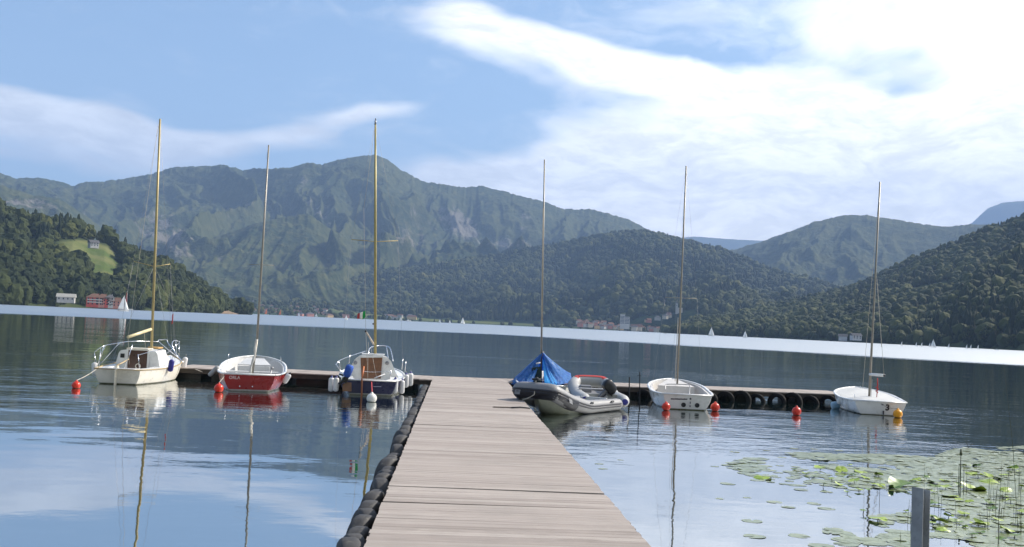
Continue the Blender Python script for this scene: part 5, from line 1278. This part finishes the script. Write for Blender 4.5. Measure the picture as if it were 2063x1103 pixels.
def motor_boat(px, py, D, wpx, label):
    a = azel(px, py)[0]; k = wpx * D / FPX / 6; r_ = thing('motor_boat', label, 'boat', (D * math.sin(a), D * math.cos(a), 0), -a + R(5), 'small motor boats far out')
    st_ = ((-3, .9, .7), (-1, 1.1, .75), (1, 1.0, .85), (2.4, .5, 1.0), (3, .05, 1.1))
    d = MB(); d.grid([[(x * k, -w * k, h_ * k), (x * k, -w * .7 * k, 0), (x * k, 0, -.2 * k), (x * k, w * .7 * k, 0), (x * k, w * k, h_ * k)] for x, w, h_ in st_]); d.grid([[(x * k, -w * k, h_ * k), (x * k, w * k, h_ * k)] for x, w, h_ in st_]); d.build('hull', M_white, r_)
    d = MB(); d.box((-.2 * k, 0, 1.15 * k), (2.2 * k, 1.4 * k, .8 * k), taper=.75); d.build('cabin', M_white, r_, smooth=False)
motor_boat(822, 652, 2000, 12, 'low white motor boat right of the yellow mast, off the far shore')
motor_boat(1340, 676, 1100, 6, 'tiny dark motor boat left of the dinghy mast near the far shore')
motor_boat(2008, 705, 800, 8, 'small boat near the right shore beyond the row of tiny sails')

# houses -------------------------------------------------------------
WALLS = {k: pbr('wall ' + k, c, .95, spec=.1, var=.08, vs=.5) for k, c in {'cream': (.42, .38, .31), 'white': (.40, .39, .37), 'pink': (.42, .20, .16), 'ochre': (.50, .36, .20), 'red': (.42, .09, .07), 'grey': (.42, .42, .42)}.items()}
M_tile = pbr('terracotta tiles', (.15, .088, .066), .9, spec=.1, var=.2, vs=.6); M_slate = pbr('grey roofing', (.10, .10, .105), .95, spec=.1, var=.2, vs=.6)
M_glass = pbr('dark window glass', (.02, .025, .03), .15)
def house(loc, w, dp, h, wall, roofm, label, rz, name='house', group=None, floors=2, win=True, hip=True, cat='house', balcony=False):
    r_ = thing(name, label, cat, loc, rz, group)
    d = MB(); d.box((0, 0, h / 2 - 1), (w, dp, h + 2)); d.build('wall', wall, r_, smooth=False)
    e = .8; rh = min(w, dp) * .38; d = MB(); hx = w / 2 - (dp / 2 if hip else 0); 
    if hip and hx < .5: hx = .5
    if not hip: hx = w / 2 + e
    d.add([(-w / 2 - e, -dp / 2 - e, h), (w / 2 + e, -dp / 2 - e, h), (w / 2 + e, dp / 2 + e, h), (-w / 2 - e, dp / 2 + e, h), (-hx, 0, h + rh), (hx, 0, h + rh)],
          [(0, 1, 5, 4), (2, 3, 4, 5), (1, 2, 5), (3, 0, 4), (3, 2, 1, 0)])
    ro = d.build('roof', roofm, r_, smooth=False)
    d = MB(); d.box((w * .22, dp * .12, h + rh * .8), (.7, .7, 1.6)); d.build('chimney', wall, ro, smooth=False)
    if win:
        nw = max(2, int(w / 3))
        for f in range(floors):
            for k in range(nw):
                x = -w / 2 + w * (k + .5) / nw; z = h * (f + .55) / floors
                d = MB(); d.box((x, -dp / 2 - .01, z), (1.0, .08, 1.35)); d.build('window', M_glass, r_, smooth=False)
    if balcony:
        for f in range(1, floors): 
            d = MB(); d.box((0, -dp / 2 - .6, h * f / floors + .35), (w * .9, 1.2, .9)); d.build('balcony', WALLS['white'], r_, smooth=False)
    return r_
def polar(px, D): a = azel(px, 650)[0]; return Vector((D * math.sin(a), D * math.cos(a), 0)), a
def on(px, py, D):
    d = ray(px, py); k = D / math.hypot(d.x, d.y); return Vector((d.x * k, d.y * k, CAMH + d.z * k)), math.atan2(d.x, d.y)
for (px, py, w, h_, wall, rm, lab, fl_, bal) in (
    (190, 615, 13, 6.4, 'red', M_tile, 'leftmost red house with pale balconies at the left lakeshore', 3, True),
    (206, 616, 11, 6.6, 'pink', M_tile, 'pink and cream house in the middle of the left lakeshore row', 3, False),
    (221, 616.5, 7, 7.0, 'white', M_slate, 'narrow white house with a peaked pale roof, right in the lakeshore row', 3, False),
    (214, 616, 7, 5.6, 'red', M_tile, 'small red house squeezed between the pink and the white one', 2, False),
    (234, 618, 13, 4.4, 'pink', M_tile, 'low red roofed house at the right end of the left lakeshore row', 2, False)):
    p, a = on(px, py, 925); p.z = max(p.z, .6); house(p, w, 9, h_, WALLS[wall], rm, lab, -a, 'lakeside_house', 'houses at the left lakeshore', fl_, True, balcony=bal)
p, a = on(133, 606, 940); house(p, 14, 8, 3.0, WALLS['white'], pbr('pale roofing', (.32, .31, .28), .9), 'long low white building with a pale roof among trees on the left shore', -a + R(-6), 'shore_building', None, 1, True, hip=False, cat='building')
p, a = on(188, 497, 1160); house(p, 9, 8, 4.0, WALLS['white'], M_slate, 'white farmhouse with a grey roof in the meadow high on the left hill', -a + R(20), 'farmhouse', None, 2, True, hip=False)
p, a = on(1724, 683, 1240); p.z = max(p.z, 1); house(p, 11, 8, 3.6, WALLS['grey'], M_slate, 'pale house with a sloping grey roof on the right shore behind the rightmost mast', -a + R(25), 'shore_house', None, 2, True, hip=False)
p, a = on(1698, 684, 1290); p.z = max(p.z, 1); house(p, 10, 8, 3.5, WALLS['grey'], M_slate, 'low grey boathouse on the right shore left of the pale house', -a, 'boathouse', None, 1, False, hip=False)
# apartment block and church above the middle town
p, a = on(1258, 653, 2350)
bk = thing('apartment_block', 'pale stepped apartment block rising above the trees of the middle town', 'building', p, -a)
for k, (x, w, h_) in enumerate(((-5, 11, 22), (6, 12, 17))):
    d = MB(); d.box((x, 0, h_ / 2 - 6), (w, 12, h_ + 12)); d.build('wing', WALLS['white'], bk, smooth=False)
    for f in range(int(h_ / 3.2)):
        d = MB(); d.box((x, -6.05, 1.6 + f * 3.2), (w * .86, .2, 1.3)); d.build('window_band', M_glass, bk, smooth=False)
p, a = on(1363, 625, 2440); ch = thing('church', 'white church tower on the knoll behind the white dinghy mast', 'church', p, -a)
d = MB(); d.box((0, 0, 3), (5, 5, 26)); d.build('tower', WALLS['white'], ch, smooth=False)
d = MB(); d.add([(-2.9, -2.9, 16), (2.9, -2.9, 16), (2.9, 2.9, 16), (-2.9, 2.9, 16), (0, 0, 23)], [(0, 1, 4), (1, 2, 4), (2, 3, 4), (3, 0, 4)]); d.build('spire', M_slate, ch, smooth=False)
d = MB(); d.box((0, -2.55, 11), (1.4, .2, 3)); d.build('belfry_opening', M_glass, ch, smooth=False)
d = MB(); d.box((8, 2, -1), (13, 9, 14)); d.build('nave', WALLS['cream'], ch, smooth=False)
g = random.Random(21); cnt = 0
def town(n, px0, px1, pyf, D0, D1, where, grp, wr=(8, 14)):
    for k in range(n):
        px = g.uniform(px0, px1); f = g.random() ** 1.3; D = D0 + (D1 - D0) * f; py = pyf(px, f)
        p, a = on(px, py, D); wl = g.choice(['cream', 'white', 'cream', 'white', 'ochre', 'pink', 'grey']); rm = M_tile if g.random() < .7 else M_slate
        house(p, g.uniform(*wr), g.uniform(8, 11), g.uniform(4, 7.5), WALLS[wl], rm, {'cream': 'cream', 'white': 'white', 'ochre': 'ochre', 'pink': 'pink', 'grey': 'grey'}[wl] + ' walled house with a ' + ('red tiled' if rm is M_tile else 'grey') + ' roof ' + where, -a + R(g.uniform(-40, 40)), 'town_house', grp, 2, False, hip=g.random() < .5)
town(52, 505, 655, lambda px, f: 634 + (px - 500) * .045 - 2 - f * 20, 2800, 3250, 'in the left far shore town', 'houses of the left far shore town')
town(46, 1165, 1335, lambda px, f: 660 + (px - 1165) * .05 - f * 11, 2350, 2550, 'in the middle far shore town', 'houses of the middle far shore town')
town(8, 1300, 1360, lambda px, f: 652 - (px - 1300) * .25 - f * 4, 2400, 2460, 'on the slope below the church', 'houses below the church')
town(9, 780, 835, lambda px, f: 643 - f * 4, 2750, 2850, 'right of the yellow mast', 'houses right of the yellow mast', (12, 26))
town(5, 598, 700, lambda px, f: 636 + (px - 600) * .045, 2720, 2740, 'low at the far waterline', 'sheds at the far waterline', (14, 24))
g = random.Random(8)

# trees one can tell apart along both shores: leaf-clump crowns on forked trunks
def tree_proto(seed, kind):
    g = np.random.default_rng(seed); clumps = []
    for k in range(46):
        while True:
            q = g.uniform(-1, 1, 3)
            if q @ q < 1: break
        if kind == 'round': c = np.array([q[0] * 3.6, q[1] * 3.6, 6.3 + q[2] * 3.9])
        else: c = np.array([q[0] * 2.2, q[1] * 2.2, 7.2 + q[2] * 5.6])
        clumps.append((c, g.uniform(.7, 1.35)))
    Vs, Fs, Ts = [], [], []; off = 0
    for c, r_ in clumps:
        n = 46; d_ = g.normal(size=(n, 3)); d_ /= np.linalg.norm(d_, axis=1)[:, None]; P = c + d_ * r_ * g.uniform(.75, 1.1, (n, 1))
        u = np.cross(d_, g.normal(size=(n, 3))); u /= np.linalg.norm(u, axis=1)[:, None]; v_ = np.cross(d_, u); s_ = g.uniform(.22, .5, (n, 1))
        Q = np.stack([P - u * s_, P + v_ * s_ * .7, P + u * s_, P - v_ * s_ * .7], 1).reshape(-1, 3); Vs.append(Q); Fs.append(np.arange(n * 4).reshape(-1, 4) + off); Ts.append(np.full(n * 4, g.random())); off += n * 4
        V, F = ico(2); V = V * r_ * .8 * (1 + g.normal(size=(len(V), 1)) * .08) + c
        Vs.append(V); off2 = off; off += len(V); Ts.append(np.full(len(V), g.random() * .8)); Fs.append(np.concatenate([F, F[:, :1]], 1)[:, [0, 1, 2, 2]] + off2) if False else clumps and TRI.append((F + off2))
    return np.concatenate(Vs), np.concatenate(Fs), np.concatenate(Ts)
M_bark = pbr('bark', (.10, .075, .05), .95, var=.3, bump=.03, bs=4)
protos = {}
for kind in ('round', 'tall'):
    for sd in (1, 2):
        TRI = []; V, F, T = tree_proto(sd * 7 + len(kind), kind); tri = np.concatenate(TRI)
        # one mesh of quads and triangles
        me = bpy.data.meshes.new('crown'); me.vertices.add(len(V)); me.vertices.foreach_set('co', V.astype(np.float32).ravel())
        li = np.concatenate([F.ravel(), tri.ravel()]).astype(np.int32); me.loops.add(len(li)); me.loops.foreach_set('vertex_index', li)
        nf, nt_ = len(F), len(tri); me.polygons.add(nf + nt_)
        me.polygons.foreach_set('loop_start', np.concatenate([np.arange(nf) * 4, nf * 4 + np.arange(nt_) * 3]).astype(np.int32)); me.polygons.foreach_set('loop_total', np.concatenate([np.full(nf, 4), np.full(nt_, 3)]).astype(np.int32))
        me.materials.append(M_leaf); a_ = me.attributes.new('tint', 'FLOAT', 'POINT'); a_.data.foreach_set('value', (T * .7 + .15).astype(np.float32)); me.update(calc_edges=True)
        tb = MB(); tb.tube([(0, 0, -1), (.05, 0, 2), (-.1, .1, 5), (.1, 0, 8)], [.35, .28, .2, .08], 8)
        for k in range(5):
            a0 = k * 1.3; tb.tube([(0, 0, 2.5 + k * .6), (math.cos(a0) * 1.1, math.sin(a0) * 1.1, 4.2 + k * .7), (math.cos(a0) * 2.1, math.sin(a0) * 2.1, 5.6 + k * .8)], [.15, .10, .04], 6)
        ot = tb.build('trunk', M_bark); tm = ot.data; bpy.data.objects.remove(ot); protos[(kind, sd)] = (me, tm)
def tree(p, s_, kind, sd, label, group, rz=0):
    r_ = thing('tree', label, 'tree', p, rz, group); r_.scale = (s_, s_, s_ * g.uniform(.9, 1.15))
    for nm, me in zip(('crown', 'trunk'), protos[(kind, sd)]):
        o = bpy.data.objects.new(nm, me); COL.objects.link(o); o.parent = r_
    return r_
RT = [(1955, 702, 1.55), (1992, 703, 1.7), (1975, 703, 1.2), (1898, 698, 1.1), (1915, 699, .9), (1860, 696, .9), (1800, 693, 1.1), (1780, 692, 1.2), (1762, 691, 1.1), (1835, 695, .9), (1742, 690, 1.0), (1640, 686, 1.1), (1600, 684, 1.0),
      (1560, 682, 1.2), (1530, 681, 1.0), (1460, 677, 1.2), (1430, 676, 1.0), (1400, 675, 1.1), (1700, 688, .8), (2040, 706, 1.0)]
def shore_D(px):
    return float(np.interp(px, [0, 500, 1335, 1700, 2063], [965, 1290, 1760, 1310, 970]))
for i, (px, py, s_) in enumerate(RT):
    D = shore_D(px) - 4; p, a = on(px, 650, D); p.z = .3
    lab = {0: 'left one of the pair of big round trees at the right waterline', 1: 'tallest round tree at the right waterline, paler green', 12: 'round tree at the foot of the wooded right hill'}.get(i, 'round green tree standing at the right waterline')
    tree(p, s_ * 1.15, 'round', 1 + i % 2, lab, 'trees along the right waterline', g.uniform(0, 6))
LT = [(30, 1.2, 'round'), (58, 1.4, 'tall'), (124, .55, 'round'), (140, .5, 'round'), (153, .8, 'round'), (176, .6, 'round'), (228, .5, 'round'), (243, .8, 'tall'), (90, 1.5, 'round'), (106, 1.3, 'round'), (118, 1.1, 'round'), (163, 1.2, 'tall'), (172, 1.3, 'round'), (8, 1.6, 'tall'), (266, 1.4, 'round'), (285, 1.3, 'tall'), (305, 1.4, 'round'), (330, 1.2, 'round'), (352, 1.2, 'tall'),
      (375, 1.2, 'round'), (440, 1.0, 'round'), (460, .9, 'tall'), (478, .8, 'round'), (490, .7, 'round')]
for i, (px, s_, kd) in enumerate(LT):
    D = shore_D(px) - 3; p, a = on(px, 640, D); p.z = .4
    tree(p, s_ * 1.05, kd, 1 + i % 2, ('round' if kd == 'round' else 'tall narrow') + ' green tree standing at the left waterline', 'trees along the left waterline', g.uniform(0, 6))
# bare bank near the end of the left headland
p, a = on(425, 632, 1235); bk = MB(); rr = []
for i in range(7):
    rr.append([(-32 + 64 * k / 16, -7 + i * 3, max(-.4, (.2 + 6.5 * (1 - ((k - 7) / 9) ** 2)) * i / 6 + .35 * math.sin(k * 2.1 + i))) for k in range(17)])
bk.grid(rr); o = bk.build('earth_bank', pbr('bare earth', (.24, .17, .11), .95, var=.25, vs=.2)); o.location = (p.x, p.y, 0); o.rotation_euler = (0, 0, -a); tag(o, kind='structure')
# ------------------------------------------------------------------ water lilies, raised leaves, reeds
def lily_mat(name, c1, c2, rough=.28):
    m = bpy.data.materials.new(name); m.use_nodes = True; t = NT(m.node_tree); b = t.n['Principled BSDF']
    tint = t.node('ShaderNodeAttribute', attribute_name='tint').outputs['Fac']; oc = t.node('ShaderNodeNewGeometry').outputs['Position']
    n = t.noise(oc, 18, 5, .6); c = t.mix(t.m('ADD', t.m('MULTIPLY', tint, .7), t.m('MULTIPLY', n, .4)), (*c1, 1), (*c2, 1))
    t.put(b.inputs['Base Color'], c); b.inputs['Roughness'].default_value = rough; b.inputs['Specular IOR Level'].default_value = .8; b.inputs['Coat Weight'].default_value = .4; b.inputs['Coat Roughness'].default_value = .12
    bp = t.node('ShaderNodeBump', {'Height': t.noise(oc, 9, 3, .5), 'Strength': 1.0, 'Distance': .012}); t.l.new(bp.outputs[0], b.inputs['Normal']); return m
M_pad = lily_mat('floating lily pad', (.11, .15, .045), (.22, .26, .10), .32)
M_padg = pbr('fresh green leaf', (.24, .34, .02), .45, var=.3, vs=8)
M_padd = pbr('deep green leaf', (.09, .17, .02), .45, var=.3, vs=8)
M_stem = pbr('dark reed stem', (.045, .05, .025), .7, var=.3)
POLY = [(1462, 936), (1500, 925), (1600, 912), (1700, 915), (1800, 916), (1880, 922), (1930, 905), (2010, 902), (2100, 898), (2300, 905), (2400, 1200), (1960, 1180), (1900, 1110), (1800, 1100), (1700, 1095), (1660, 1070), (1640, 1040), (1720, 1012), (1600, 990), (1520, 965)]
def inpoly(x, y, P):
    c = False; j = len(P) - 1
    for i in range(len(P)):
        if (P[i][1] > y) != (P[j][1] > y) and x < (P[j][0] - P[i][0]) * (y - P[i][1]) / (P[j][1] - P[i][1]) + P[i][0]: c = not c
        j = i
    return c
HOLES = [[(1700, 985), (1770, 990), (1850, 985), (1850, 1003), (1780, 1012), (1690, 1004)], [(1850, 1080), (1930, 1085), (1980, 1103), (1860, 1110)], [(1720, 1045), (1770, 1046), (1765, 1060), (1715, 1058)]]
g = random.Random(31); V, F, T = [], [], []
def pad_geo(x, y, r_, z, tilt, V, F, T, n=14, curl=0.0):
    a0 = g.uniform(0, 6.28); tx, ty = g.gauss(0, tilt), g.gauss(0, tilt); k = len(V); tn = g.random(); el = g.uniform(.82, 1.0)
    V.append((x, y, z)); T.append(tn)
    for i in range(n):
        a = a0 + .22 + (2 * math.pi - .44) * i / (n - 1); rr = r_ * (1 + g.uniform(-.05, .05)); dx, dy = rr * math.cos(a), rr * math.sin(a) * el
        V.append((x + dx, y + dy, z + tx * dx + ty * dy + curl * r_ * (.5 + .5 * math.sin(a * 2 + tn * 6)))); T.append(tn)
    for i in range(1, n): F.append((k, k + i, k + i + 1))
cnt = 0; tries = 0
while cnt < 7000 and tries < 90000:
    tries += 1; Y = g.uniform(8.5, 24); X = g.uniform(3.5, 15)
    px, py = proj((X, Y, 0))
    if px > 2450 or not inpoly(px, py, POLY) or any(inpoly(px, py, h_) for h_ in HOLES): continue
    nv = float(fbm(np.array([X * .55]), np.array([Y * .55]), 3, 77)[0])
    edge_ = (0.47 if px > 1800 else 0.50) if px > 1650 else .53
    if nv < edge_ - .08 * g.random(): continue
    pad_geo(X, Y, g.uniform(.06, .13), .002 + .004 * g.random() + (0.012 if g.random() < .03 else 0), .006, V, F, T, curl=g.uniform(0, .02) if g.random() < .975 else .15); cnt += 1
KN0 = [(x_, y_) for x_ in range(1540, 2070, 21) for y_ in (950, 962, 975)]
for kx, ky in KN0 + [(1770, 1043), (1536, 961), (1601, 944), (1624, 954)] * 2:
    q = at(kx + g.uniform(-14, 14), ky + g.uniform(-5, 5), 0)
    for _ in range(4 if kx > 1640 else 2): pad_geo(q.x + g.gauss(0, .16), q.y + g.gauss(0, .35), g.uniform(.07, .14), .002 + .004 * g.random(), .006, V, F, T, curl=g.uniform(0, .02))
o = np_mesh('lily_pads', np.array(V, float), np.array(F), M_pad, {'tint': np.array(T)}, smooth=True)
tag(o, 'pale green mat of floating lily pads', 'water lilies', kind='stuff')
# single pads outside the mat
for (px, py, r_) in ((1480, 911, .10), (1545, 908, .08), (1600, 904, .1), (1515, 950, .1), (1466, 975, .12), (1505, 1003, .06), (1515, 1050, .13), (1520, 1081, .13), (1610, 1080, .13), (1655, 1100, .15), (1588, 1022, .1), (1560, 1012, .11), (1640, 1015, .10), (1665, 1025, .12),
                     (1207, 935, .08), (1250, 927, .06), (1215, 945, .08), (1450, 1005, .06), (1705, 1097, .14), (1678, 1067, .13), (1640, 905, .08), (1690, 908, .09), (1575, 922, .09), (1440, 940, .08)):
    p = at(px, py, .002); V, F, T = [], [], []; pad_geo(0, 0, r_, 0, .01, V, F, T, 18, .03)
    o = np_mesh('lily_pad', np.array(V, float), np.array(F), M_pad, {'tint': np.array(T)}, smooth=True); o.location = p
    tag(o, 'single pale lily pad floating apart on open water left of the mat', 'lily pad', 'single lily pads off the mat')
# raised leaves
def leaf_mesh(seed, cup):
    g = random.Random(seed); d = MB(); rws = []
    for i in range(6):
        f = i / 5; row = []
        for k in range(19):
            a = .25 + (2 * math.pi - .5) * k / 18; rr = f * (1 + .06 * math.sin(a * 3 + seed)); 
            zz = cup * f * f * (.6 + .6 * math.sin(a * 2 + seed)) + (.08 * f * math.sin(a * 5 + seed))
            row.append((rr * math.cos(a), rr * .8 * math.sin(a), zz))
        rws.append(row)
    d.grid(rws); o = d.build('leaf', M_padg); me = o.data; bpy.data.objects.remove(o); return me
LM = [leaf_mesh(s_, c_) for s_, c_ in ((1, .25), (2, -.3), (3, .45), (4, .1))]
LM2 = []
for me in LM: m2 = me.copy(); m2.materials.clear(); m2.materials.append(M_padd); LM2.append(m2)
def raised(px, py, wpx, green=1, up=None):
    hgt = up if up is not None else g.uniform(.012, .055); p = at(px, py, hgt); r_ = wpx / 2 * p.y / FPX
    root = thing('lily_leaf', ('bright' if green else 'deep') + ' green lily leaf raised on its stalk above the pale mat', 'lily leaf', (p.x, p.y, 0), g.uniform(0, 6.28), 'raised lily leaves')
    o = bpy.data.objects.new('leaf_blade', (LM if green else LM2)[g.randrange(4)]); COL.objects.link(o); o.parent = root; o.location = (0, 0, hgt); o.scale = (r_, r_, r_ * .7); o.rotation_euler = (g.gauss(.10, .10), g.gauss(0, .10), 0)
    d = MB(); d.tube([(g.uniform(-.03, .03), g.uniform(-.03, .03), -.05), (0, 0, hgt)], .005, 5); d.build('stalk', M_stem, root)
KN = [(1536, 961, 38, 1), (1601, 944, 12, 0), (1624, 954, 16, 1), (1652, 942, 22, 1), (1696, 948, 26, 1), (1737, 950, 34, 1), (1716, 957, 18, 0), (1744, 961, 20, 1), (1720, 968, 26, 1), (1770, 957, 20, 1), (1695, 977, 24, 1), (1770, 975, 26, 1), (1708, 991, 14, 0),
      (1731, 986, 18, 1), (1750, 986, 12, 0), (1815, 976, 46, 0), (1835, 978, 34, 0), (1802, 984, 26, 0), (1770, 1043, 34, 1), (1881, 970, 24, 0), (1903, 968, 20, 1), (1905, 980, 24, 1), (1884, 978, 22, 0), (1880, 989, 16, 1), (1910, 999, 34, 1), (1932, 1007, 18, 1),
      (1955, 952, 22, 1), (1970, 957, 28, 1), (1989, 958, 26, 1), (1990, 972, 42, 1), (1960, 986, 44, 1), (2012, 965, 20, 0), (2022, 957, 18, 1), (2030, 987, 26, 1), (1954, 1011, 20, 1), (1942, 1032, 26, 1), (1882, 1011, 24, 0), (1876, 1041, 26, 0), (1893, 1050, 28, 1),
      (1878, 1053, 16, 1), (1912, 1040, 22, 1), (1925, 1049, 24, 0), (2010, 1045, 24, 1), (1995, 1010, 22, 0), (2000, 1024, 18, 0), (1900, 1066, 24, 1), (1970, 1056, 32, 1), (1985, 1053, 18, 1), (1975, 1072, 18, 0), (1958, 1077, 22, 0), (2036, 1008, 20, 1), (2058, 1030, 22, 1),
      (2045, 1078, 24, 0), (2030, 1065, 30, 1), (2058, 980, 16, 1), (2040, 944, 24, 1), (1968, 939, 18, 0), (1947, 936, 16, 1), (1740, 1029, 14, 0), (1825, 1030, 12, 1), (1845, 965, 20, 1), (1866, 960, 14, 0), (2055, 950, 12, 1), (2020, 1000, 20, 1), (1930, 975, 12, 0), (2050, 1055, 26, 1),
      (1945, 1062, 14, 1), (2018, 1086, 22, 0), (1640, 960, 10, 0), (1675, 964, 10, 1), (1660, 975, 9, 0), (1712, 936, 10, 1)]
for k in KN: raised(k[0], k[1], k[2] * 1.15, k[3])
# reed stems
def reed(px, py, hpx, r_=.0035, lean=0, label='thin dark reed stem rising from the lily mat', group='reed stems in the lily mat', head=False):
    p = at(px, py, 0); H = hpx * p.y / FPX; d = MB(); bx = lean * H
    d.tube([(0, 0, -.1), (bx * .4, 0, H * .5), (bx, 0, H)], [r_, r_ * .9, r_ * .5], 5)
    if head: d.tube([(bx * .93, 0, H * .86), (bx, 0, H)], [r_ * 2.2, r_], 6)
    o = d.build('reed', M_stem); o.location = p; tag(o, label, 'reed', group)
for (px, py, h_, r_) in ((1934, 1001, 95, .009), (1931, 997, 60, .006), (1941, 998, 58, .005), (1947, 995, 50, .004)):
    reed(px, py, h_, r_, label='thick brown reed stalk in the clump standing above the leaves', group='thick reed stalks in the clump', head=r_ > .008)
for k in range(38):
    px = g.uniform(1880, 2062) if k > 14 else g.uniform(1740, 1900); px = px if g.random() < .6 else g.uniform(1990, 2062); reed(px, g.uniform(985, 1098), g.uniform(22, 62), g.uniform(.002, .0036), g.uniform(-.14, .14))
reed(2052, 1068, 330, .0032, -.11, 'very tall thin grass stem at the right edge, rising above the waterline band', 'tall stems at the right edge')
reed(2010, 1103, 170, .003, .03, 'tall thin stem right of the thick reed clump', 'tall stems at the right edge')
# small twig bird-like sprig on the water beyond the mat
d = MB(); p = at(1951, 902, 0); d.tube([(0, 0, -.02), (-.03, 0, .08), (-.07, 0, .14)], .005, 5); d.tube([(0, 0, 0), (.04, 0, .05), (.10, 0, .07)], .005, 5); o = d.build('twig', M_stem); o.location = p; tag(o, 'small bare forked twig sticking out beyond the lily pads', 'twig')
